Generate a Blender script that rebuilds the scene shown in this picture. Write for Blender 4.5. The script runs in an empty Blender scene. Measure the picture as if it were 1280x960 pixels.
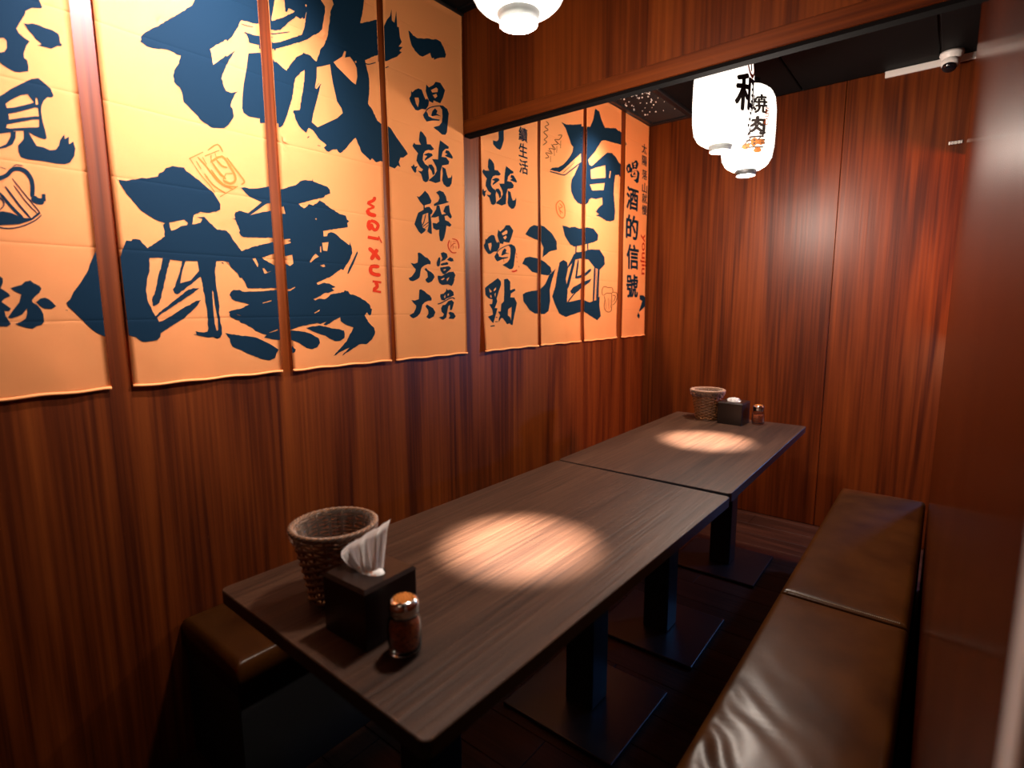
import bpy, bmesh, math, random
from mathutils import Vector, Matrix, noise, geometry

# ---------------------------------------------------------------- camera, world, light, exposure
sc = bpy.context.scene
COL = sc.collection
cam_d = bpy.data.cameras.new('camera'); cam = bpy.data.objects.new('camera', cam_d); COL.objects.link(cam)
cam.matrix_world = Matrix(((0.78032942, -0.08396527, 0.61970625, 0.0),
                           (0.62534329, 0.11369878, -0.77202225, 0.0),
                           (-0.00563679, 0.98996082, 0.14122962, 1.29),
                           (0, 0, 0, 1)))
cam_d.sensor_width = 36; cam_d.lens = 679.0 / 1280 * 36; cam_d.clip_start = 0.02
cam_d.dof.use_dof = True; cam_d.dof.focus_distance = 1.95; cam_d.dof.aperture_fstop = 2.4
sc.camera = cam
w = bpy.data.worlds.new('world'); sc.world = w; w.use_nodes = True
w.node_tree.nodes['Background'].inputs[0].default_value = (0.9, 0.55, 0.35, 1)
w.node_tree.nodes['Background'].inputs[1].default_value = 0.02
sc.view_settings.view_transform = 'Standard'; sc.view_settings.look = 'None'
sc.view_settings.gamma = 1; sc.view_settings.exposure = 0.0; sc.view_settings.use_curve_mapping = False

def light(name, kind, loc, energy, color, rot=(0, 0, 0), **k):
    d = bpy.data.lights.new(name, kind); d.energy = energy; d.color = color
    for a, v in k.items(): setattr(d, a, v)
    o = bpy.data.objects.new(name, d); o.location = loc; o.rotation_euler = rot; COL.objects.link(o)
    return o
# unseen fill lights added over the aisle and behind the camera, orange lamp past the partition, blue light beside it
light('aisle_fill_light', 'AREA', (0.75, 0.2, 2.42), 2.5, (1, 0.75, 0.55), shape='DISK', size=0.3)
light('entry_fill_light', 'AREA', (-0.6, -0.55, 2.40), 1.0, (1, 0.74, 0.52), shape='DISK', size=0.35)
light('orange_lamp', 'AREA', (0.75, 3.18, 1.72), 42, (1, 0.27, 0.06), rot=(0, math.radians(90), 0), shape='RECTANGLE', size=0.25, size_y=0.2)
light('blue_glow', 'AREA', (0.13, 3.42, 1.12), 9, (0.10, 0.38, 1), rot=(math.radians(-62), 0, math.radians(-32)), shape='DISK', size=0.07)

XL, YF, ZC, YN, XR = -1.64, 3.495, 2.457, -0.9, 1.45      # left wall, far wall, ceiling, near wall, right wall
random.seed(4)

# ---------------------------------------------------------------- materials
def mat(name, color=(0.5, 0.5, 0.5), rough=0.5, metal=0.0, spec=0.5, emit=None, estr=0.0):
    m = bpy.data.materials.new(name); m.use_nodes = True
    b = m.node_tree.nodes['Principled BSDF']
    b.inputs['Base Color'].default_value = (*color, 1); b.inputs['Roughness'].default_value = rough
    b.inputs['Metallic'].default_value = metal; b.inputs['Specular IOR Level'].default_value = spec
    if emit: b.inputs['Emission Color'].default_value = (*emit, 1); b.inputs['Emission Strength'].default_value = estr
    return m
class NT:
    def __init__(s, m): s.t = m.node_tree; s.b = s.t.nodes['Principled BSDF']
    def n(s, typ, **k):
        o = s.t.nodes.new(typ)
        for a, v in k.items():
            if a.startswith('i_'): o.inputs[int(a[2:])].default_value = v
            else: setattr(o, a, v)
        return o
    def l(s, a, b): s.t.links.new(a, b)
    def math(s, op, a, b=None):
        o = s.t.nodes.new('ShaderNodeMath'); o.operation = op
        for i, v in enumerate((a, b)):
            if v is None: continue
            if isinstance(v, (int, float)): o.inputs[i].default_value = v
            else: s.l(v, o.inputs[i])
        return o.outputs[0]
def wood(name, stops, grain=(9.0, 9.0, 0.6), fine=(75, 75, 1.3), rough=0.42, rings=24.0, bump=0.05, spec=0.5, obj=False, wt=(.20, .62, .26)):
    """wood veneer: warped growth bands plus fine pores, running along the axis of the smallest scale"""
    m = mat(name, rough=rough, spec=spec); t = NT(m)
    if obj: src = t.n('ShaderNodeTexCoord').outputs['Object']
    else: src = t.n('ShaderNodeNewGeometry').outputs['Position']
    mp = t.n('ShaderNodeMapping'); mp.inputs['Scale'].default_value = grain; t.l(src, mp.inputs[0])
    n1 = t.n('ShaderNodeTexNoise'); n1.inputs['Scale'].default_value = 0.55; n1.inputs['Detail'].default_value = 2.5; n1.inputs['Distortion'].default_value = 0.6
    t.l(mp.outputs[0], n1.inputs['Vector'])
    ring = t.math('SINE', t.math('MULTIPLY', n1.outputs['Fac'], rings))
    ring = t.math('MULTIPLY', t.math('ADD', ring, 1.0), 0.5)
    mp2 = t.n('ShaderNodeMapping'); mp2.inputs['Scale'].default_value = fine; t.l(src, mp2.inputs[0])
    n2 = t.n('ShaderNodeTexNoise'); n2.inputs['Scale'].default_value = 1.0; n2.inputs['Detail'].default_value = 3.0
    t.l(mp2.outputs[0], n2.inputs['Vector'])
    n3 = t.n('ShaderNodeTexNoise'); n3.inputs['Scale'].default_value = 1.3; n3.inputs['Detail'].default_value = 2
    t.l(mp.outputs[0], n3.inputs['Vector'])
    f = t.math('ADD', t.math('MULTIPLY', ring, wt[0]), t.math('MULTIPLY', n2.outputs['Fac'], wt[1]))
    f = t.math('ADD', f, t.math('MULTIPLY', n3.outputs['Fac'], wt[2]))
    cr = t.n('ShaderNodeValToRGB')
    while len(cr.color_ramp.elements) < len(stops): cr.color_ramp.elements.new(0.5)
    for e, (p, c) in zip(cr.color_ramp.elements, stops): e.position = p; e.color = (*c, 1)
    t.l(f, cr.inputs[0]); t.l(cr.outputs[0], t.b.inputs['Base Color'])
    bp = t.n('ShaderNodeBump'); bp.inputs['Strength'].default_value = bump; bp.inputs['Distance'].default_value = 0.01
    t.l(n2.outputs['Fac'], bp.inputs['Height']); t.l(bp.outputs[0], t.b.inputs['Normal'])
    return m
WST = [(0.36, (0.039, 0.0062, 0.0009)), (0.50, (0.078, 0.0138, 0.0017)), (0.62, (0.110, 0.0212, 0.0026)), (0.78, (0.145, 0.0305, 0.0037))]
M = {}
M['wall'] = wood('red_brown_veneer', WST, spec=.2)
M['wall_h'] = wood('red_brown_veneer_crosswise', WST, grain=(0.6, 9, 9), fine=(1.3, 75, 75), spec=.2)
M['panel'] = wood('partition_veneer', [(0.36, (0.020, 0.003, 0.0007)), (0.5, (0.038, 0.006, 0.0012)), (0.75, (0.055, 0.010, 0.002))], rough=0.18, spec=.03)
M['table'] = wood('dark_oak_laminate', [(0.34, (0.014, 0.0055, 0.0028)), (0.5, (0.035, 0.0150, 0.0080)), (0.70, (0.066, 0.031, 0.017))], grain=(9, 0.8, 9), fine=(110, 3.2, 110), rough=0.5, rings=16, bump=0.12, spec=.2, wt=(.10, .52, .38))
M['plank'] = wood('dark_floor_wood', [(0.3, (0.014, 0.005, 0.002)), (0.5, (0.032, 0.012, 0.006)), (0.75, (0.055, 0.021, 0.010))], grain=(0.8, 9, 9), fine=(4, 120, 120), rough=0.5, spec=.15)
M['edge'] = mat('black_edge_band', (0.012, 0.011, 0.014), 0.35)
M['black'] = mat('black_paint', (0.006, 0.006, 0.007), 0.55)
M['underside_shade'] = mat('matt_black', (0.004, 0.003, 0.003), 0.9, spec=.05)
M['tile'] = mat('black_ceiling_tile', (0.003, 0.0032, 0.0036), 0.6, spec=.12)
M['steel'] = mat('black_powder_coat', (0.008, 0.008, 0.009), 0.38)
M['white'] = mat('white_plastic', (0.75, 0.70, 0.66), 0.4)
M['pale'] = mat('pale_trim', (0.75, 0.68, 0.66), 0.35)
M['chrome'] = mat('chrome', (0.8, 0.78, 0.76), 0.16, metal=1.0)
M['lens'] = mat('dark_lens', (0.005, 0.005, 0.007), 0.08)
M['thread'] = mat('pale_thread', (0.35, 0.28, 0.2), 0.6)
M['cord'] = mat('black_cord', (0.01, 0.01, 0.01), 0.5)
M['boxwood'] = wood('tissue_box_wood', [(0.3, (0.006, 0.003, 0.0023)), (0.55, (0.013, 0.0065, 0.005)), (0.8, (0.022, 0.012, 0.009))], grain=(14, 14, 3), fine=(300, 300, 12), rough=0.28, rings=9, obj=True)
# leather
def leather():
    m = mat('brown_leather', (0.07, 0.024, 0.008), 0.31, spec=.16); t = NT(m)
    pos = t.n('ShaderNodeNewGeometry').outputs['Position']
    n = t.n('ShaderNodeTexNoise'); n.inputs['Scale'].default_value = 7; n.inputs['Detail'].default_value = 5; t.l(pos, n.inputs['Vector'])
    cr = t.n('ShaderNodeValToRGB'); e = cr.color_ramp.elements
    e[0].position = .3; e[0].color = (0.024, 0.0068, 0.0010, 1); e[1].position = .75; e[1].color = (0.060, 0.0185, 0.0026, 1)
    t.l(n.outputs['Fac'], cr.inputs[0]); t.l(cr.outputs[0], t.b.inputs['Base Color'])
    mp = t.n('ShaderNodeMapping'); mp.inputs['Scale'].default_value = (6, 13, 6); mp.inputs['Rotation'].default_value = (0, 0, .3); t.l(pos, mp.inputs[0])
    n2 = t.n('ShaderNodeTexNoise'); n2.inputs['Scale'].default_value = 1; n2.inputs['Detail'].default_value = 3; t.l(mp.outputs[0], n2.inputs['Vector'])
    v = t.n('ShaderNodeTexVoronoi'); v.inputs['Scale'].default_value = 420; t.l(pos, v.inputs['Vector'])
    h = t.math('ADD', n2.outputs['Fac'], t.math('MULTIPLY', v.outputs['Distance'], .12))
    bp = t.n('ShaderNodeBump'); bp.inputs['Strength'].default_value = .035; bp.inputs['Distance'].default_value = .01
    t.l(h, bp.inputs['Height']); t.l(bp.outputs[0], t.b.inputs['Normal'])
    return m
M['leather'] = leather()
def folds(t, strength):
    """pressed fold lines across the cloth every 0.165 m and a fine weave, as relief only"""
    pos = t.n('ShaderNodeNewGeometry').outputs['Position']
    sp = t.n('ShaderNodeSeparateXYZ'); t.l(pos, sp.inputs[0])
    z = t.math('FRACT', t.math('DIVIDE', t.math('ADD', sp.outputs[2], -1.262), .175))
    d = t.math('ABSOLUTE', t.math('SUBTRACT', z, .5))           # 0.5 at the fold
    line = t.math('POWER', t.math('MULTIPLY', d, 2.0), 30.0)
    n = t.n('ShaderNodeTexNoise'); n.inputs['Scale'].default_value = 6; n.inputs['Detail'].default_value = 2; t.l(pos, n.inputs['Vector'])
    wv = t.n('ShaderNodeTexNoise'); wv.inputs['Scale'].default_value = 500; t.l(pos, wv.inputs['Vector'])
    h = t.math('ADD', t.math('MULTIPLY', line, -.35), t.math('ADD', t.math('MULTIPLY', n.outputs['Fac'], .8), t.math('MULTIPLY', wv.outputs['Fac'], .03)))
    bp = t.n('ShaderNodeBump'); bp.inputs['Strength'].default_value = strength; bp.inputs['Distance'].default_value = .01
    t.l(h, bp.inputs['Height']); t.l(bp.outputs[0], t.b.inputs['Normal'])
M['cloth'] = mat('orange_cloth', (0.95, 0.365, 0.118), 0.75, spec=0.25); folds(NT(M['cloth']), .35)
INKC = dict(ink=(0.0030, 0.0135, 0.0265), red=(0.42, 0.022, 0.006), orange=(0.60, 0.095, 0.015), brown=(0.10, 0.035, 0.012))
for k_, c_ in INKC.items():
    M['print_' + k_] = mat('print_' + k_, c_, 0.75, spec=0.05); folds(NT(M['print_' + k_]), .3)

# ---------------------------------------------------------------- helpers
def tag(o, label=None, cat=None, group=None, kind=None):
    if label: o['label'] = label
    if cat: o['category'] = cat
    if group: o['group'] = group
    if kind: o['kind'] = kind
    return o
def empty(name, loc, rz=0.0):
    o = bpy.data.objects.new(name, None); o.location = loc; o.rotation_euler = (0, 0, rz); o.empty_display_size = .05
    COL.objects.link(o); return o
def link(name, bm, m, parent=None, smooth=False, loc=None, inv=False):
    me = bpy.data.meshes.new(name); bmesh.ops.recalc_face_normals(bm, faces=bm.faces) if not inv else None
    bm.to_mesh(me); bm.free()
    for mm in (m if isinstance(m, (list, tuple)) else [m]): me.materials.append(mm)
    if smooth:
        for p in me.polygons: p.use_smooth = True
    o = bpy.data.objects.new(name, me); COL.objects.link(o)
    if parent: o.parent = parent
    if loc: o.location = loc
    return o
def box(bm, x0, x1, y0, y1, z0, z1, bevel=0.0, seg=2):
    r = bmesh.ops.create_cube(bm, size=1.0); vs = r['verts']
    for v in vs: v.co = Vector(((x0 + x1) / 2 + v.co.x * (x1 - x0), (y0 + y1) / 2 + v.co.y * (y1 - y0), (z0 + z1) / 2 + v.co.z * (z1 - z0)))
    if bevel:
        es = list({e for v in vs for e in v.link_edges})
        bmesh.ops.bevel(bm, geom=es, offset=bevel, segments=seg, profile=.5, affect='EDGES')
    return bm
def nb(): return bmesh.new()
def bx(name, x0, x1, y0, y1, z0, z1, m, parent=None, bevel=0.0, seg=2):
    return link(name, box(nb(), x0, x1, y0, y1, z0, z1, bevel, seg), m, parent)
def lathe(bm, prof, n=32, cx=0, cy=0, close=False):
    rings = []
    for r, z in prof:
        if r < 1e-6: rings.append([bm.verts.new((cx, cy, z))])
        else: rings.append([bm.verts.new((cx + r * math.cos(2 * math.pi * i / n), cy + r * math.sin(2 * math.pi * i / n), z)) for i in range(n)])
    for a, b in zip(rings, rings[1:] + ([rings[0]] if close else [])):
        for i in range(n):
            j = (i + 1) % n
            f = [a[i % len(a)], a[j % len(a)], b[j % len(b)], b[i % len(b)]]
            f2 = []
            for v in f:
                if v not in f2: f2.append(v)
            if len(f2) > 2: bm.faces.new(f2)
    return bm
def tube(bm, pts, r, n=6, closed=False):
    pts = [Vector(p) for p in pts]; rings = []; N = len(pts); up = Vector((0.13, 0.21, 0.97)).normalized()
    for i, p in enumerate(pts):
        a = pts[i - 1] if (i or closed) else pts[0]; b = pts[(i + 1) % N] if (i < N - 1 or closed) else pts[-1]
        d = (b - a).normalized(); s = d.cross(up)
        if s.length < 1e-3: s = d.cross(Vector((1, 0, 0)))
        s.normalize(); t = s.cross(d); rr = r[i] if isinstance(r, (list, tuple)) else r
        rings.append([bm.verts.new(p + (s * math.cos(2 * math.pi * k / n) + t * math.sin(2 * math.pi * k / n)) * rr) for k in range(n)])
    for i in range(N if closed else N - 1):
        a, b = rings[i], rings[(i + 1) % N]
        for k in range(n): bm.faces.new([a[k], a[(k + 1) % n], b[(k + 1) % n], b[k]])
    if not closed:
        bm.faces.new(rings[0][::-1]); bm.faces.new(rings[-1])
    return bm

# ---------------------------------------------------------------- the room
fl = bx('floor', XL - .05, XR + .05, YN - .05, YF + .05, -.08, -.012, M['black']); fl['kind'] = 'structure'
pm = None; k = 0; y = YN
while y < YF - .001:
    y1 = min(y + .15, YF); x = XL - (k % 3) * .4
    while x < XR:
        a, b = max(x, XL), min(x + 1.2, XR)
        if b - a > .02:
            key = (round(b - a, 3), round(y1 - y, 3))
            if pm is None: pm = {}
            if key not in pm:
                o = link('plank', box(nb(), 0, b - a - .002, 0, y1 - y - .002, -.012, 0, .0012, 1), M['plank'], fl); pm[key] = o.data
            else:
                o = bpy.data.objects.new('plank', pm[key]); COL.objects.link(o); o.parent = fl
            o.location = (a, y, 0)
        x += 1.2
    y += .15; k += 1
wl = bx('wall_left', XL - .1, XL, YN - .1, YF + .1, 0, ZC + .1, M['wall']); wl['kind'] = 'structure'
wn = bx('wall_near', XL, XR, YN - .1, YN, 0, ZC + .1, M['wall']); wn['kind'] = 'structure'
wr = bx('wall_right', XR, XR + .1, YN - .1, YF + .1, 0, ZC + .1, M['wall']); wr['kind'] = 'structure'
wf = bx('wall_far', XL, XR, YF + .012, YF + .1, 0, ZC + .1, M['black']); wf['kind'] = 'structure'
for a, b in ((XL, -.530), (-.528, .69), (.692, XR)):          # veneered sheets with a hairline joint
    bx('panel', a + .0008, b - .0008, YF, YF + .012, 0.002, ZC, M['wall'], wf, .0012, 1)
ce = bx('ceiling', XL - .05, XR + .05, YN - .05, YF + .05, ZC + .02, ZC + .1, M['black']); ce['kind'] = 'structure'
tm = {}
ys = [YN] + [YF - .6 * i for i in range(7, 0, -1)] + [YF]; xs = [XL, -1.34, -.74, -.14, .46, 1.06, XR]
for i in range(len(xs) - 1):
    for j in range(len(ys) - 1):
        if i == 0 and j >= len(ys) - 2: continue              # the vent sits here
        key = (round(xs[i + 1] - xs[i], 3), round(ys[j + 1] - ys[j], 3))
        if key not in tm:
            o = link('tile', box(nb(), .003, key[0] - .003, .003, key[1] - .003, 0, .02, .004, 1), M['tile'], ce); tm[key] = o.data
        else:
            o = bpy.data.objects.new('tile', tm[key]); COL.objects.link(o); o.parent = ce
        o.location = (xs[i], ys[j], ZC)
# dropped panel that closes the alcove above head height, with its crosswise bottom rail
hd = bx('trim_1', XL, .012, 1.734, 1.774, 2.050, ZC, M['wall']); hd['kind'] = 'structure'
hr = bx('rail', XL, .012, 1.731, 1.778, 1.999, 2.052, M['wall_h'], hd, .002, 1); tag(hr, 'crosswise grained bottom rail')
link('underside_shade_strip', box(nb(), XL, .012, 1.737, 1.772, 1.988, 1.999), M['underside_shade'], hd)  # black strip stands in for the shade under the rail
# partition on the right, its lintel at the far end and its pale near edge
ang = math.atan2(-.036, 2.71)
pt = empty('trim_2', (.028, .255, 0), 0); pt['kind'] = 'structure'
pt.rotation_euler = (0, 0, math.atan(.036 / 2.71))
link('panel', box(nb(), 0, .045, 0, 2.71, 0, ZC, .002, 1), M['panel'], pt)
tag(link('edge_strip', box(nb(), .0, .045, -.022, -.001, 0, ZC, .003, 2), M['pale'], pt), 'pale edge strip')
lt = bx('trim_3', .0, .045, 2.970, YF, 1.995, ZC, M['panel']); lt['kind'] = 'structure'

# ---------------------------------------------------------------- ceiling vent
cv = tag(empty('ceiling_vent', (-1.34, 3.195, ZC)), 'black slotted ceiling vent in the far left corner', 'vent')
bm = nb()
for s in ((-.298, .0, -.298, -.265), (-.298, .0, .265, .298), (-.298, -.265, -.265, .265), (-.033, .0, -.265, .265)): box(bm, s[0], s[1], s[2], s[3], -.012, .018, .003, 1)
link('frame', bm, M['steel'], cv)
for i in range(14):
    link('slat', box(nb(), -.262, -.036, -.006, .006, -.005, .012), M['steel'], cv, loc=(0, -.245 + i * .0377, 0)).rotation_euler = (.6, 0, 0)
sp = nb(); random.seed(9)
for i in range(46):
    x, y = -.262 + random.random() * .22, -.26 + random.random() * .35
    bmesh.ops.create_icosphere(sp, subdivisions=1, radius=.0022 + .003 * random.random(), matrix=Matrix.Translation((x, y, -.009)))
tag(link('speck', sp, M['white'], cv), 'white flecks on the slats', kind='stuff')

# ---------------------------------------------------------------- trunking and camera
ct = bx('cable_trunking', -.362, .0, YF - .014, YF - .001, ZC - .032, ZC - .001, M['white'], None, .002, 1)
tag(ct, 'white plastic cable trunking under the black ceiling on the far wall', 'trunking')
cc = tag(empty('security_camera', (-.098, 3.425, ZC)), 'white turret security camera under the ceiling by the far wall', 'camera')
link('base', lathe(nb(), [(0, -.001), (.046, -.001), (.047, -.012), (.042, -.02), (.034, -.045), (0, -.045)], 28), M['white'], cc, True)
bm = nb(); bmesh.ops.create_uvsphere(bm, u_segments=24, v_segments=14, radius=.036)
hd_ = link('eye_ball', bm, M['white'], cc, True, loc=(-.002, -.008, -.05))
bm = nb(); lathe(bm, [(0, -.0385), (.018, -.0365), (.0265, -.031), (.029, -.024), (.020, -.020), (0, -.020)], 24)
ln = link('lens', bm, M['lens'], cc, True, loc=(-.002, -.008, -.05)); ln.rotation_euler = (math.radians(-28), math.radians(8), 0)

# ---------------------------------------------------------------- small hooks on the far wall
hk = tag(empty('hook_rail', (-.052, YF, 2.062)), 'tiny pale metal hook rail high on the far wall beside the partition', 'hooks')
link('plate', box(nb(), -.026, .026, -.004, -.0005, -.008, .006, .001, 1), M['white'], hk)
for i in range(4):
    x = -.019 + i * .0125
    link('hook', tube(nb(), [(x, -.004, .004), (x, -.012, 0), (x, -.013, -.008), (x, -.006, -.012)], .0018, 6), M['chrome'], hk, True)

# ---------------------------------------------------------------- hanging banners
BAN = {1: (.020, .424), 2: (.470, .874), 3: (.907, 1.302), 4: (1.328, 1.722), 5: (1.830, 2.243), 6: (2.268, 2.660), 7: (2.692, 3.090), 8: (3.150, 3.478)}
BLAB = {1: 'orange hanging banner at the left picture edge with a black beer mug drawing',
        2: 'orange hanging banner with the left half of two giant characters and an orange seal',
        3: 'orange hanging banner with giant brush strokes and red sideways letters',
        4: 'orange hanging banner just left of the dropped wooden panel, with one column of characters',
        5: 'orange hanging banner just right of the dropped wooden panel corner, below its rail',
        6: 'orange hanging banner with grape drawings and the left side of large characters',
        7: 'orange hanging banner with a small outlined beer mug at its lower right',
        8: 'narrow orange hanging banner in the far corner with a question mark at its foot'}
ZB = 1.090
def bdisp(b, y, z):
    """how far the cloth stands off the wall"""
    y0, y1 = BAN[b]; u = (y - y0) / (y1 - y0); low = max(0.0, 1 - (z - ZB) / .30)
    d = .0065 + .0022 * math.sin(u * 7 + b * 2.1 + z * 2.2) * (.4 + low) + .0018 * math.sin(z * 9 + b)
    d += low * low * .006 * (noise.noise(Vector((y * 11, z * 7, b * 3.3))) + .55)
    d += .004 * max(0, abs(u - .5) * 2 - .75) * (1 if b % 2 else .4) * (1 + low * 2)
    return max(.003, d)
def fit(bm, b, off):
    for v in bm.verts: v.co.x = XL + bdisp(b, v.co.y, v.co.z) + off
def grid_cut(bm, b):
    y0, y1 = BAN[b]
    def cut(co, no): bmesh.ops.bisect_plane(bm, geom=bm.verts[:] + bm.edges[:] + bm.faces[:], plane_co=co, plane_no=no)
    if not bm.verts: return
    ya, yb = min(v.co.y for v in bm.verts), max(v.co.y for v in bm.verts); za, zb = min(v.co.z for v in bm.verts), max(v.co.z for v in bm.verts)
    y = y0
    while y < yb:
        if y > ya: cut((0, y, 0), (0, 1, 0))
        y += .028
    z = ZB
    while z < zb:
        if z > za: cut((0, 0, z), (0, 0, 1))
        z += .028 if z < 1.45 else .06
roots = {}
for b, (y0, y1) in BAN.items():
    ztop = ZC - .012
    rt = tag(empty('hanging_banner', (XL, (y0 + y1) / 2, ZB)), BLAB[b], 'banner', 'orange calligraphy banners on the left wall'); roots[b] = rt
    bm = nb(); ny, nz = 28, 60; V = []
    for j in range(nz + 1):
        z = ZB + (ztop - ZB) * (j / nz) ** 1.25
        V.append([bm.verts.new((0, y0 + (y1 - y0) * i / ny, z)) for i in range(ny + 1)])
    for j in range(nz):
        for i in range(ny): bm.faces.new([V[j][i], V[j][i + 1], V[j + 1][i + 1], V[j + 1][i]])
    fit(bm, b, 0)
    bmesh.ops.solidify(bm, geom=bm.faces[:], thickness=.0009)
    o = link('cloth', bm, M['cloth'], rt, True); o.matrix_parent_inverse = Matrix.Translation(rt.location).inverted()
    bm = nb(); N = 28; P_ = []
    for i in range(N + 1):
        y = y0 + (y1 - y0) * i / N; P_.append((XL + bdisp(b, y, ZB) + .001, y, ZB + .002 + .0015 * math.sin(i * .7 + b)))
    tube(bm, P_, .0042, 6)
    o = link('hem', bm, M['cloth'], rt, True); o.matrix_parent_inverse = Matrix.Translation(rt.location).inverted()
    bm = nb(); tube(bm, [(XL + .012, y0 - .004, ztop + .002), (XL + .012, y1 + .004, ztop + .002)], .006, 8)
    o = link('hanging_rod', bm, M['cord'], rt, True); o.matrix_parent_inverse = Matrix.Translation(rt.location).inverted()
def add_print(bm, b, name, col, off=.0011):
    y0, y1 = BAN[b]
    for co, no in (((0, y0 + .0015, 0), (0, -1, 0)), ((0, y1 - .0015, 0), (0, 1, 0)), ((0, 0, ZC - .02), (0, 0, 1))):
        bmesh.ops.bisect_plane(bm, geom=bm.verts[:] + bm.edges[:] + bm.faces[:], plane_co=co, plane_no=no, clear_outer=True)
    if not bm.faces: bm.free(); return
    grid_cut(bm, b); fit(bm, b, off)
    for f in bm.faces:
        f.normal_update()
        if f.normal.x < 0: f.normal_flip()
    o = link(name, bm, M['print_' + col], roots[b], True, inv=True); o.matrix_parent_inverse = Matrix.Translation(roots[b].location).inverted()
def rough_loop(pts, amp, step):
    out = []; n = len(pts)
    for i in range(n):
        a, c = pts[i], pts[(i + 1) % n]; L = math.hypot(c[0] - a[0], c[1] - a[1]); k = max(1, int(L / step))
        out.append(a)
        for q in range(1, k):
            t = q / k; p = (a[0] + (c[0] - a[0]) * t, a[1] + (c[1] - a[1]) * t)
            d = amp * noise.noise(Vector((p[0] * 160, p[1] * 160, 1.7)))
            out.append((p[0] - (c[1] - a[1]) / L * d, p[1] + (c[0] - a[0]) / L * d))
    return out
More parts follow.
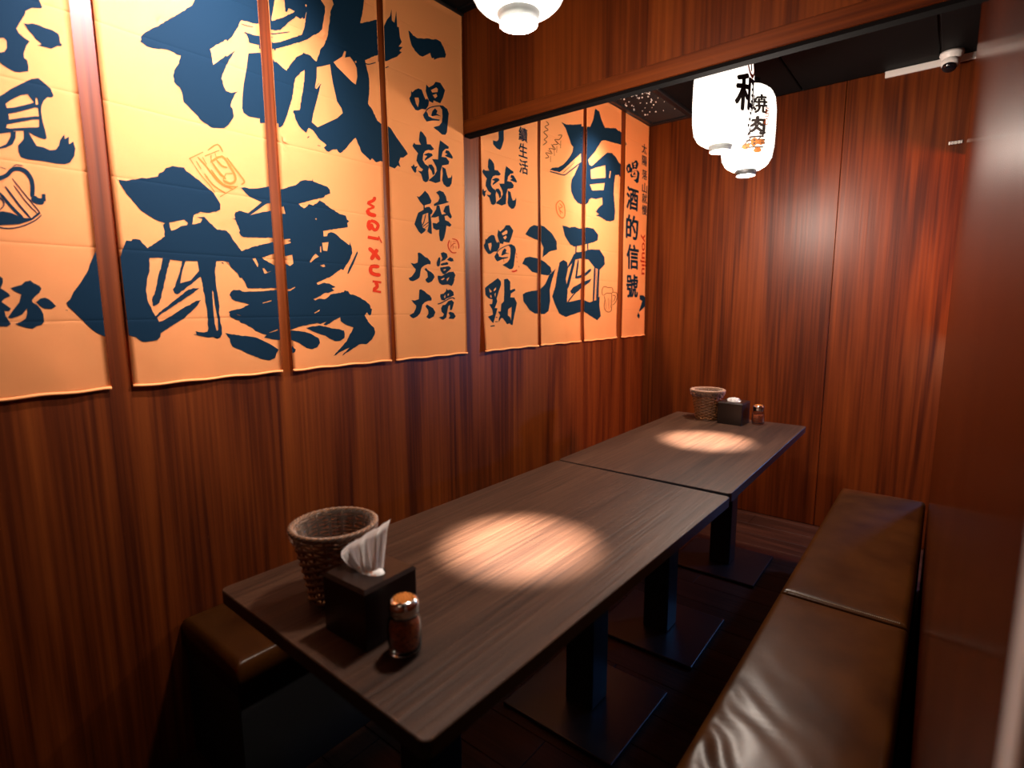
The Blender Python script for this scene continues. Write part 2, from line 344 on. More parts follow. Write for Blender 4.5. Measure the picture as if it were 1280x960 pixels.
INK = [["printed_character","ink",[2,3,4],[[[7058,21155,6920,20814,6684,20587,6007,19961,5697,19680,5641,19596,5648,19533,5613,19475,5666,19467,5760,19415,5909,19419,6091,19475,6274,19496,6391,19481,6442,19452,6544,19463,6515,19372,6447,19199,6354,19047,6315,18899,6329,18752,6378,18698,6455,18651,6510,18500,6522,18319,6650,18213,6807,18083,6938,17944,7078,17891,7191,17831,7371,17859,7525,17895,7657,18016,7817,18281,7792,18484,7743,18531,7796,18694,7877,18865,7980,18984,7786,18893,7649,18905,7596,19007,7576,19133,7542,19198,7646,19448,7791,19757,7983,20048,7934,20023,7736,19826,7707,19846,7351,19486,7326,19721,7294,19866,7420,19980,7755,20267,7781,20219,7952,20452,8111,20713,8169,20866,8222,20935,8382,20965,8527,20968,8796,21058,8804,21862],[]],[[8244,20600,8312,20668,8343,20650,8424,20664,8553,20665,8754,20706,8736,20458,8535,20419,8388,20405,8381,20515,8339,20604,8299,20622],[]],[[8351,20111,8721,20255,8725,18431,8554,18408,8255,18379,8098,18446,8068,18560,8100,18901,8158,19248,8272,19703],[]],[[8195,20826,8227,20821,8238,20847,8201,20840],[]],[[8227,20821,8278,20823,8288,20849,8238,20847],[]],[[8278,20823,8337,20828,8345,20854,8288,20849],[]],[[8337,20828,8410,20840,8418,20866,8345,20854],[]],[[8410,20840,8492,20856,8498,20881,8418,20866],[]],[[8492,20856,8551,20873,8555,20887,8498,20881],[]],[[8797,21859,9334,22076,9133,21314,9140,21264,9522,21506,9883,21792,9904,21822,9777,21836,9705,21830,9642,21691,9589,21701,9591,21996,9604,22186,10812,22674,10841,22491,10972,22363,10953,22175,10807,21628,10680,21483,10475,21339,10312,21190,10034,20997,9540,20716,9209,20526,9186,20441,9138,20502,9030,20435,8687,20350,8706,20614,8911,20670,9150,20667,9366,20766,10087,21224,10197,21471,10304,21959,10282,21919,10233,21741,10174,21703,10158,21745,10078,21667,10005,21687,9932,21691,9619,21355,9389,21100,9070,21001,8725,20870],[[10258,22133,10299,22174,10327,22144,10293,22089]]],[[8821,20828,8864,20834,8869,20863,8824,20844],[]],[[8864,20834,8927,20851,8933,20880,8869,20863],[]],[[8927,20851,8990,20867,8997,20897,8933,20880],[]],[[8990,20867,9046,20878,9054,20908,8997,20897],[]],[[9046,20878,9103,20888,9110,20917,9054,20908],[]],[[9103,20888,9166,20905,9168,20933,9110,20917],[]],[[9166,20905,9234,20933,9232,20960,9168,20933],[]],[[9234,20933,9304,20968,9301,20995,9232,20960],[]],[[9304,20968,9385,21007,9382,21034,9301,20995],[]],[[9385,21007,9492,21057,9490,21084,9382,21034],[]],[[9492,21057,9612,21111,9610,21139,9490,21084],[]],[[9612,21111,9697,21156,9696,21171,9610,21139],[]],[[9052,20803,9120,20797,9130,20815,9062,20822],[]],[[11203,22832,11301,22557,11172,22325,11125,22075,11025,21573,10953,21381,10861,21200,10731,21040,10546,20598,10431,20643,10339,20711,10110,20717,10068,20655,9892,20533,9712,20314,9510,20012,9388,20053,9184,20160,9147,20133,9099,20195,9014,20199,8602,20080,8571,18284,8937,18373,9132,18408,9142,18298,9197,18311,9292,18398,9377,18580,9508,18905,9642,19265,9697,19539,9773,19852,9976,20108,10104,20212,10111,20149,10046,19737,9943,19315,9887,19037,9865,18982,9655,18911,9640,18858,9685,18804,9713,18664,9797,18520,9941,18405,10052,18347,10106,18460,10141,18519,10256,18495,10313,18458,10406,18360,10519,18249,10677,18180,10756,18128,10648,18029,10746,17952,10827,17934,10958,18031,11130,18085,11190,18008,11253,17986,11343,18040,11527,18222,11717,18443,11897,18620,11966,18461,12051,18351,12112,18198,12339,18077,12476,17992,12553,18082,12717,17982,12916,18059,13064,18030,13051,19303,12836,19397,12636,19717,12478,19859,12549,20320,12568,20688,12492,21026,12435,21258,12846,21525,12993,21603,13002,22742,12808,22634,12312,22380,12421,22735,12546,23376],[[10543,20432,10739,20517,11032,20670,11058,20407,11103,20113,11186,19759,11219,19595,11379,19428,11422,19282,11188,19064,10462,18612,10263,18716,10327,18984,10470,19392,10593,19762,10645,19962,10494,19767,10436,19784,10515,20107],[11171,20782,11516,21064,11613,21268,11678,21273,11623,21065,11824,21165,11993,21028,12075,20895,12082,20614,12000,20341,11868,20373,11488,20573,11282,20681],[12005,21084,12065,21121,12085,21075,12037,21024]]],[[13035,22449,13284,22612,13445,22908,13576,23066,13653,23314,13656,22950,13770,22918,13865,23341,13893,22834,13970,22844,14008,22521,14090,22399,13942,22198,14125,22241,13961,22054,14075,22054,13848,21828,13586,21668,13380,21527,13080,21412,12982,21380],[]],[[12425,21140,12459,21133,12474,21168,12434,21159],[]],[[12459,21133,12518,21137,12527,21172,12474,21168],[]],[[12518,21137,12594,21157,12592,21188,12527,21172],[]],[[12594,21157,12695,21204,12686,21233,12592,21188],[]],[[12695,21204,12808,21265,12797,21293,12686,21233],[]],[[12808,21265,12887,21316,12880,21331,12797,21293],[]],[[13095,21170,13142,21185,13135,21212,13091,21185],[]],[[13142,21185,13207,21216,13199,21242,13135,21212],[]],[[13207,21216,13274,21249,13263,21274,13199,21242],[]],[[13274,21249,13341,21288,13328,21312,13263,21274],[]],[[13341,21288,13408,21330,13393,21352,13328,21312],[]],[[13408,21330,13451,21364,13443,21376,13393,21352],[]],[[10093,18195,10156,18259,10133,18275,10070,18210],[]],[[10424,18048,10524,18048,10531,18068,10430,18067],[]],[[10419,19742,10591,19959,10579,19963,10408,19747],[]],[[10518,19737,10672,19966,10659,19969,10506,19741],[]],[[13057,19437,13154,19385,13425,19278,13670,19026,14103,18648,14180,18544,13958,18380,13824,18353,13737,18179,13809,18014,13679,18049,13542,17917,13211,17961,13012,17981],[]]]],
["printed_character","ink",[1,2,3],[[[4858,16059,5024,16060,5223,16129,5377,16196,5477,16194,5634,16254,5740,16292,5773,16376,5882,16437,5943,16532,6109,16620,6271,16622,6395,16636,6444,16553,6726,16384,6916,16230,7105,16090,7211,15904,7263,15803,7245,15651,7132,15582,6889,15525,6707,15528,6532,15414,6470,15170,6684,15233,6744,15347,6605,15375,6801,15407,6897,15297,7120,15091,7366,15089,7456,15001,7516,14867,7748,14547,8113,14704,8629,14864,8805,14899,8815,14581,8652,14518,8333,14400,8420,14331,8647,14220,8786,14158,8855,13995,8853,13509,8676,13505,7844,13480,7770,13673,7691,13785,7632,13769,7585,13910,7387,14099,7353,14210,7217,14235,7024,14218,6964,13966,6956,13689,6965,13466,6963,13438,7002,13074,6987,12707,7027,12336,7022,12164,6965,12066,6880,12033,6775,12090,6640,12082,6432,12134,6254,12175,6333,12193,6314,12277,6389,12247,6519,12227,6626,12243,6659,12320,6661,12684,6638,13211,6586,13649,6565,13771,6264,13525,5936,13277,5869,13306,5837,13410,5898,13485,5936,13605,6057,13907,6134,14164,5836,14190,5725,13833,5594,13390,5486,13052,5347,12964,5323,12979,5337,13197,5387,13270,5482,13620,5607,14002,5666,14222,5365,14203,5329,13873,5255,13670,5204,13382,5217,13095,5280,12935,5297,12833,5356,12701,5607,12919,6166,13371,6343,13451,6502,13454,6455,13407,6122,13174,5828,12978,5514,12772,5394,12662,5429,12553,5524,12580,5751,12709,6103,12947,6340,13069,6526,13131,6420,12977,6232,12793,6079,12658,5728,12440,5443,12256,5421,12153,5349,12082,5243,12058,5011,12050,4940,12103,4871,12179,4727,12228,4583,12249,4514,12280,4472,13368,4454,14185,4468,14088,4674,14114,4756,14284,4880,14596,4989,14592,5017,14642,5189,14638,5232,14557,5335,14439,5766,14775,5752,15075,5809,15124,5667,15151,5446,15265,5279,15370,5158,15533,4995,15740,4874,15976],[[5904,15149,6183,15239,6282,15270,6360,15200,6340,15133,6198,15094,6024,14974,5935,14944,5909,15049],[6219,14178,6518,14186,6541,13929,6303,13662,6029,13572,6113,13910],[6839,13408,6875,13353,6887,12990,6912,12793,6935,12566,6927,12282,6883,12255,6845,12455,6835,12681,6833,12990],[8042,14352,8149,14373,8212,14202,8189,14098,8123,14226],[8326,14090,8388,14093,8473,13978,8616,14015,8422,13932,8376,13930]]],[[7153,14173,7207,14156,7216,14180,7163,14197],[]],[[4084,13972,4262,14377,4381,14387,4431,14183,4479,12155,4292,12178,4074,12312,3971,12412,3872,12551,3680,12823,3575,12956,3542,13048,3624,13127,3704,13300,3854,13514,4025,13812,4146,14164],[]],[[3514,12872,3551,12866,3554,12878,3516,12883],[]],[[7869,16346,8001,16380,8116,16360,8296,16394,8418,16424,8667,16501,8794,16536,8834,16223,8759,16037,8617,16012,8075,15597,8020,15647,8465,16025,8273,16084,8114,16131,7990,16225,7937,16287],[]],[[7659,15635,7777,15692,8020,15653,8075,15597,8243,15666,8553,15763,8807,15824,8765,15009,8640,15012,8375,14988,7837,14952,7767,14988,7716,15068,7749,15128,7676,15303,7643,15425,7574,15444,7646,15461,7625,15562],[]],[[7309,13275,7375,13390,7434,13425,7606,13429,7690,13381,8077,13388,8672,13444,8850,13453,8890,12615,8881,11991,8694,11906,8222,11998,8322,12078,8169,12131,7991,12213,7907,12306,7679,12446,7564,12479,7539,12538,7316,12630,7265,12702,7283,12754,7244,12789,7332,12831,7564,12873,7862,13003,7695,13061,7467,13104,7371,13161],[[8252,13060,8539,13139,8543,13103,8265,13036],[8390,12152,8686,12255,8683,12211,8405,12139],[7467,12728,7580,12692,7593,12677,7493,12699]]],[[7113,12189,7421,12118,7798,12057,7977,12018,8155,11934,8336,11833,8519,11714,8657,11612,8585,11508,8526,11356,8361,11300,8114,11357,7817,11501,7475,11689,7281,11789,7228,11923,7227,12025],[]],[[8909,11675,9112,11694,9175,11611,9224,11575,9184,11498,9114,11471,8898,11517],[]],[[8781,16360,8976,16434,9240,16549,9580,16693,9686,16770,9758,16842,9899,16902,10179,16928,10201,16993,10214,16919,10425,16876,10715,16830,10803,16749,10814,16624,10624,16548,10583,16479,10250,16368,9662,16147,9743,16082,9843,16034,9952,16110,10027,16188,10166,16164,10315,16252,10412,16360,10536,16315,10750,16185,11120,16024,11372,15990,11416,15863,11502,15824,11418,15748,11430,15617,11131,15546,10611,15428,10480,15395,10488,15224,10619,15242,10654,15336,10778,15387,10927,15353,11150,15194,11457,15021,11483,15123,11552,14928,11563,14760,11429,14515,11321,14375,11170,14166,11073,14194,10851,14051,10692,13946,10127,13698,10171,13645,10415,13723,10601,13696,10824,13586,10668,13549,10779,13479,10583,13399,10394,13379,10240,13279,9978,13179,10048,13131,10198,13197,10382,13176,10498,13233,10617,13333,11127,13424,11171,13486,11309,13455,11364,13360,11607,13312,11975,13141,12182,12982,12197,12858,12261,12839,12208,12644,12141,12609,12039,12735,11926,12613,12105,12342,12315,12156,12341,11974,12206,11763,11937,11597,11682,11612,11340,11456,10944,11257,11241,11515,11096,11472,10601,11248,10816,11455,11110,11714,11243,11915,11443,12203,11144,12316,10952,12441,10940,12578,10760,12497,10405,12315,10293,12341,10451,12453,10183,12361,10075,12397,9710,12342,9427,12302,9113,12218,8945,12208,8825,13325,8823,14236],[[9004,15924,9155,16009,9198,15785,8993,15759],[9010,14986,9303,15043,9317,14998,9199,14973,9314,14952,9311,14912,9019,14821],[9017,14474,9337,14557,9353,14281,9230,14197,9038,14293],[10420,15016,10664,15059,10590,14756,10441,14761],[10338,14881,10376,14900,10371,14692,10328,14705],[9929,14376,10065,14559,10160,14645,10282,14558,10132,14484,9963,14347],[9065,13482,9182,13485,9356,13567,9364,13536,9178,13429,9067,13415],[9968,12732,10195,12847,10173,12789,10003,12715],[10301,14279,10451,14320,10484,14247,10409,14227],[10212,15755,10249,15781,10284,15754,10245,15718]]],[[9651,12247,9850,12289,10180,12311,10364,12272,10626,12197,10858,12172,11053,12113,11078,11992,11058,11855,10914,11776,10678,11771,10491,11865,10346,11973,10054,12068,9842,12159],[]],[[8943,12177,9179,12184,9417,12152,9729,12082,9939,11974,10098,11884,10126,11734,10026,11607,9840,11552,9627,11598,9425,11740,9258,11830,9092,11893,8924,11895],[]],[[11764,14842,11789,14776,11584,14389,11363,14057,11314,14044,11393,14244,11526,14454],[]]]],
["printed_seal","orange",[2],[[[7047,17196,7126,17260,7105,17286,7035,17211],[]],[[7126,17260,7230,17352,7213,17382,7105,17286],[]],[[7230,17352,7308,17398,7316,17439,7213,17382],[]],[[7308,17398,7354,17367,7388,17399,7316,17439],[]],[[7354,17367,7394,17290,7432,17316,7388,17399],[]],[[7394,17290,7431,17235,7452,17249,7432,17316],[]],[[6545,16876,6919,17124,6910,17144,6537,16896],[]],[[6549,16891,6630,16761,6649,16776,6568,16906],[]],[[6634,16764,6674,16693,6693,16709,6644,16773],[]],[[6674,16693,6738,16598,6757,16614,6693,16709],[]],[[6738,16598,6804,16506,6822,16523,6757,16614],[]],[[6804,16506,6868,16431,6886,16449,6822,16523],[]],[[6868,16431,6934,16361,6952,16379,6886,16449],[]],[[6934,16361,6994,16292,7013,16309,6952,16379],[]],[[6994,16292,7050,16215,7069,16231,7013,16309],[]],[[7050,16215,7100,16138,7120,16154,7069,16231],[]],[[7100,16138,7140,16088,7151,16096,7120,16154],[]],[[7531,17102,7633,16961,7668,16992,7550,17119],[]],[[7633,16961,7787,16772,7823,16803,7668,16992],[]],[[7787,16772,7906,16621,7943,16652,7823,16803],[]],[[7906,16621,7955,16554,7994,16582,7943,16652],[]],[[7955,16554,7965,16532,8009,16548,7994,16582],[]],[[7965,16532,7963,16522,8002,16512,8009,16548],[]],[[7963,16522,7946,16497,7973,16471,8002,16512],[]],[[7946,16497,7910,16472,7929,16439,7973,16471],[]],[[7910,16472,7886,16446,7895,16427,7929,16439],[]],[[7269,15993,7796,16366,7786,16383,7259,16011],[]],[[6953,17026,7349,17256,7341,17277,6946,17047],[]],[[7107,17094,7092,16916,7118,16921,7132,17100],[]],[[7220,17167,7246,17049,7268,17059,7242,17178],[]],[[7094,16886,7186,16950,7158,16991,7078,16908],[]],[[7186,16950,7305,17046,7285,17093,7158,16991],[]],[[7305,17046,7398,17090,7412,17149,7285,17093],[]],[[7398,17090,7460,17053,7507,17101,7412,17149],[]],[[7460,17053,7522,16964,7575,17005,7507,17101],[]],[[7522,16964,7579,16869,7633,16909,7575,17005],[]],[[7579,16869,7633,16785,7688,16824,7633,16909],[]],[[7633,16785,7679,16699,7735,16735,7688,16824],[]],[[7679,16699,7706,16627,7765,16654,7735,16735],[]],[[7706,16627,7711,16574,7772,16585,7765,16654],[]],[[7711,16574,7701,16535,7757,16526,7772,16585],[]],[[7701,16535,7683,16503,7728,16475,7757,16526],[]],[[7683,16503,7655,16474,7684,16430,7728,16475],[]],[[7655,16474,7616,16452,7627,16397,7684,16430],[]],[[7616,16452,7576,16441,7562,16382,7627,16397],[]],[[7576,16441,7521,16453,7491,16395,7562,16382],[]],[[7521,16453,7455,16479,7422,16424,7491,16395],[]],[[7455,16479,7400,16487,7382,16457,7422,16424],[]],[[7126,16879,7156,16812,7201,16850,7150,16900],[]],[[7156,16812,7216,16728,7260,16766,7201,16850],[]],[[7216,16728,7277,16651,7320,16692,7260,16766],[]],[[7277,16651,7340,16589,7380,16632,7320,16692],[]],[[7340,16589,7403,16536,7443,16580,7380,16632],[]],[[7403,16536,7457,16509,7478,16534,7443,16580],[]],[[7242,16990,7267,16943,7306,16980,7263,17010],[]],[[7267,16943,7317,16889,7354,16927,7306,16980],[]],[[7317,16889,7370,16845,7401,16887,7354,16927],[]],[[7370,16845,7427,16825,7448,16871,7401,16887],[]],[[7427,16825,7483,16818,7499,16865,7448,16871],[]],[[7483,16818,7524,16826,7533,16852,7499,16865],[]],[[7478,16656,7665,16689,7666,16712,7480,16679],[]],[[7467,16671,7381,16494,7404,16487,7490,16664],[]],[[6713,16855,6816,16666,6836,16681,6732,16869],[]],[[6758,16966,6801,16913,6827,16941,6772,16981],[]],[[6801,16913,6871,16845,6898,16873,6827,16941],[]],[[6871,16845,6941,16772,6969,16798,6898,16873],[]],[[6941,16772,7004,16692,7033,16717,6969,16798],[]],[[7004,16692,7067,16604,7096,16630,7033,16717],[]],[[7067,16604,7131,16524,7159,16551,7096,16630],[]],[[7131,16524,7194,16455,7222,16482,7159,16551],[]],[[7194,16455,7259,16392,7285,16422,7222,16482],[]],[[7259,16392,7335,16341,7356,16373,7285,16422],[]],[[7335,16341,7436,16302,7454,16337,7356,16373],[]],[[7436,16302,7547,16276,7562,16311,7454,16337],[]],[[7547,16276,7629,16266,7637,16286,7562,16311],[]],[[6878,16992,6967,16818,6984,16830,6895,17004],[]],[[7078,16696,7110,16630,7145,16659,7098,16712],[]],[[7110,16630,7168,16545,7202,16575,7145,16659],[]],[[7168,16545,7231,16468,7264,16500,7202,16575],[]],[[7231,16468,7294,16407,7325,16441,7264,16500],[]],[[7294,16407,7363,16354,7390,16391,7325,16441],[]],[[7363,16354,7444,16318,7462,16359,7390,16391],[]],[[7444,16318,7551,16310,7561,16352,7462,16359],[]],[[7551,16310,7667,16320,7673,16362,7561,16352],[]],[[7667,16320,7750,16338,7753,16361,7673,16362],[]],[[6895,16558,6937,16484,6966,16509,6911,16572],[]],[[6937,16484,7007,16387,7035,16412,6966,16509],[]],[[7007,16387,7079,16301,7106,16329,7035,16412],[]],[[7079,16301,7150,16245,7174,16276,7106,16329],[]],[[7150,16245,7223,16204,7244,16236,7174,16276],[]],[[7223,16204,7286,16171,7307,16203,7244,16236],[]],[[7286,16171,7338,16145,7358,16178,7307,16203],[]],[[7338,16145,7381,16128,7400,16161,7358,16178],[]],[[7381,16128,7414,16124,7424,16143,7400,16161],[]],[[7286,16624,7353,16565,7372,16586,7305,16646],[]],[[7086,17052,7125,16884,7150,16896,7111,17064],[]]]],
["printed_letter","red",[3],[[[12568,16779,12539,16745,12676,16769,12644,16794],[]],[[12539,16745,12540,16719,12671,16710,12676,16769],[]],[[12540,16719,12532,16705,12618,16636,12671,16710],[]],[[12532,16705,12463,16666,12515,16576,12618,16636],[]],[[12463,16666,12354,16618,12397,16524,12515,16576],[]],[[12354,16618,12282,16561,12305,16510,12397,16524],[]],[[12267,16499,12561,16396,12615,16469,12320,16572],[]],[[12574,16464,12268,16336,12295,16273,12602,16401],[]],[[12234,16290,12206,16238,12377,16296,12329,16319],[]],[[12206,16238,12228,16174,12387,16257,12377,16296],[]],[[12228,16174,12296,16110,12403,16238,12387,16257],[]],[[12296,16110,12413,16085,12472,16226,12403,16238],[]],[[12413,16085,12539,16076,12586,16219,12472,16226],[]],[[12539,16076,12638,16103,12663,16182,12586,16219],[]]]],
["printed_letter","red",[3],[[[12321,15962,12262,15910,12415,15889,12405,15950],[]],[[12262,15910,12227,15824,12385,15815,12415,15889],[]],[[12227,15824,12212,15732,12374,15765,12385,15815],[]],[[12212,15732,12246,15656,12390,15735,12374,15765],[]],[[12246,15656,12296,15603,12429,15697,12390,15735],[]],[[12296,15603,12360,15593,12432,15646,12429,15697],[]],[[12379,15909,12427,15883,12457,15993,12395,15969],[]],[[12427,15883,12497,15880,12540,15990,12457,15993],[]],[[12497,15880,12553,15870,12623,15974,12540,15990],[]],[[12553,15870,12599,15848,12693,15942,12623,15974],[]],[[12599,15848,12638,15820,12755,15896,12693,15942],[]],[[12638,15820,12652,15801,12791,15830,12755,15896],[]],[[12652,15801,12642,15769,12773,15749,12791,15830],[]],[[12642,15769,12611,15720,12726,15674,12773,15749],[]],[[12611,15720,12587,15695,12665,15615,12726,15674],[]],[[12587,15695,12588,15696,12581,15586,12665,15615],[]],[[12588,15696,12575,15698,12504,15595,12581,15586],[]],[[12575,15698,12556,15709,12443,15632,12504,15595],[]],[[12556,15709,12530,15751,12402,15694,12443,15632],[]],[[12530,15751,12503,15817,12372,15767,12402,15694],[]],[[12503,15817,12453,15856,12381,15829,12372,15767],[]]]],
["printed_letter","red",[3],[[[12230,15312,12725,15288,12753,15392,12256,15414],[]],[[12693,15425,12822,15202,12872,15225,12743,15447],[]]]],
["printed_letter","red",[3],[[[12232,14962,12262,14901,12376,15007,12295,15020],[]],[[12262,14901,12341,14848,12459,14952,12376,15007],[]],[[12341,14848,12420,14787,12546,14887,12459,14952],[]],[[12420,14787,12506,14710,12638,14805,12546,14887],[]],[[12506,14710,12596,14623,12731,14716,12638,14805],[]],[[12596,14623,12692,14581,12766,14632,12731,14716],[]],[[12602,14989,12534,14960,12684,14895,12684,14953],[]],[[12534,14960,12484,14898,12634,14832,12684,14895],[]],[[12484,14898,12432,14830,12581,14765,12634,14832],[]],[[12432,14830,12373,14753,12523,14689,12581,14765],[]],[[12373,14753,12312,14672,12461,14608,12523,14689],[]],[[12312,14672,12302,14601,12384,14565,12461,14608],[]]]],
["printed_letter","red",[3],[[[12698,14393,12604,14427,12581,14293,12683,14319],[]],[[12604,14427,12462,14429,12456,14296,12581,14293],[]],[[12462,14429,12324,14405,12389,14289,12456,14296],[]],[[12324,14405,12235,14320,12383,14276,12389,14289],[]],[[12235,14320,12210,14229,12373,14232,12383,14276],[]],[[12210,14229,12218,14149,12376,14196,12373,14232],[]],[[12218,14149,12262,14085,12389,14179,12376,14196],[]],[[12262,14085,12331,14041,12424,14158,12389,14179],[]],[[12331,14041,12416,14012,12473,14141,12424,14158],[]],[[12416,14012,12523,13997,12554,14131,12473,14141],[]],[[12523,13997,12639,13993,12659,14128,12554,14131],[]],[[12639,13993,12723,14022,12733,14096,12659,14128],[]]]],
["printed_letter","red",[3],[[[12347,13789,12733,13759,12749,13833,12363,13862],[]],[[12444,13792,12440,13735,12580,13795,12520,13826],[]],[[12440,13735,12471,13682,12619,13723,12580,13795],[]],[[12471,13682,12479,13660,12625,13629,12619,13723],[]],[[12479,13660,12453,13642,12550,13551,12625,13629],[]],[[12453,13642,12384,13605,12462,13503,12550,13551],[]],[[12384,13605,12345,13553,12386,13496,12462,13503],[]],[[12329,13459,12699,13410,12719,13484,12348,13531],[]]]],
["printed_character","ink",[1],[[[2868,19417,3675,19741,3700,19675,3746,19556,3722,19509,3649,19488,3558,19460,3448,19357,3420,19264,3351,19133,3251,18931,3286,18854,3366,18791,3455,18746,3387,18632,3326,18459,3323,18366,3370,18335,3382,18201,3365,18096,3294,18074,3216,18034,3128,18022,3012,18069,2944,18108,2903,18169,2836,18207,2743,18206],[[2865,18600,3025,18672,3063,18625,3053,18473,2996,18379,2846,18299]]],[[3383,19085,3459,19098,3539,19142,3654,19146,3742,19125,3873,19126,3975,19084,3996,19029,3995,18902,4028,18874,4003,18826,3935,18811,3820,18716,3728,18717,3571,18702,3667,18758,3559,18836,3538,18883,3469,18950,3427,19025],[]]]],
["printed_character","ink",[1],[[[2653,17339,2827,17432,2893,17496,3029,17640,3299,17872,3408,17959,3529,18011,3625,17938,3722,17855,3767,17709,3729,17659,3648,17644,3573,17544,3522,17420,3504,17304,3510,17099,3537,16914,3549,16740,3517,16709,3427,16720,3327,16753,3230,16810,3167,16811,3002,16773,2936,16726,2747,16652,2578,16613],[[2910,17303,3005,17405,3179,17553,3311,17613,3343,17560,3397,17465,3316,17412,3052,17272,2926,17223],[2938,17104,3145,17211,3399,17356,3458,17363,3459,17182,3394,17173,3157,17082,2938,16989],[2890,16877,3084,16971,3334,17087,3453,17117,3437,16954,3396,16936,3239,16899,3135,16866,2919,16800,2871,16803],[3437,17578,3473,17580,3469,17437,3428,17426]]],[[2610,16316,2719,16372,2831,16452,2919,16628,2940,16744,3021,16763,3007,16625,2939,16475,2824,16383,2733,16342,2605,16271],[]],[[3162,16819,3227,16834,3300,16645,3354,16530,3457,16529,3586,16487,3686,16519,3756,16628,3787,16753,3835,16835,3876,16891,3880,16798,3956,16862,3944,16693,4028,16771,4054,16620,4017,16444,3921,16280,3815,16224,3676,16209,3426,16220,3164,16204,3057,16228,3023,16335,3028,16472,3090,16553,3143,16633],[]]]],
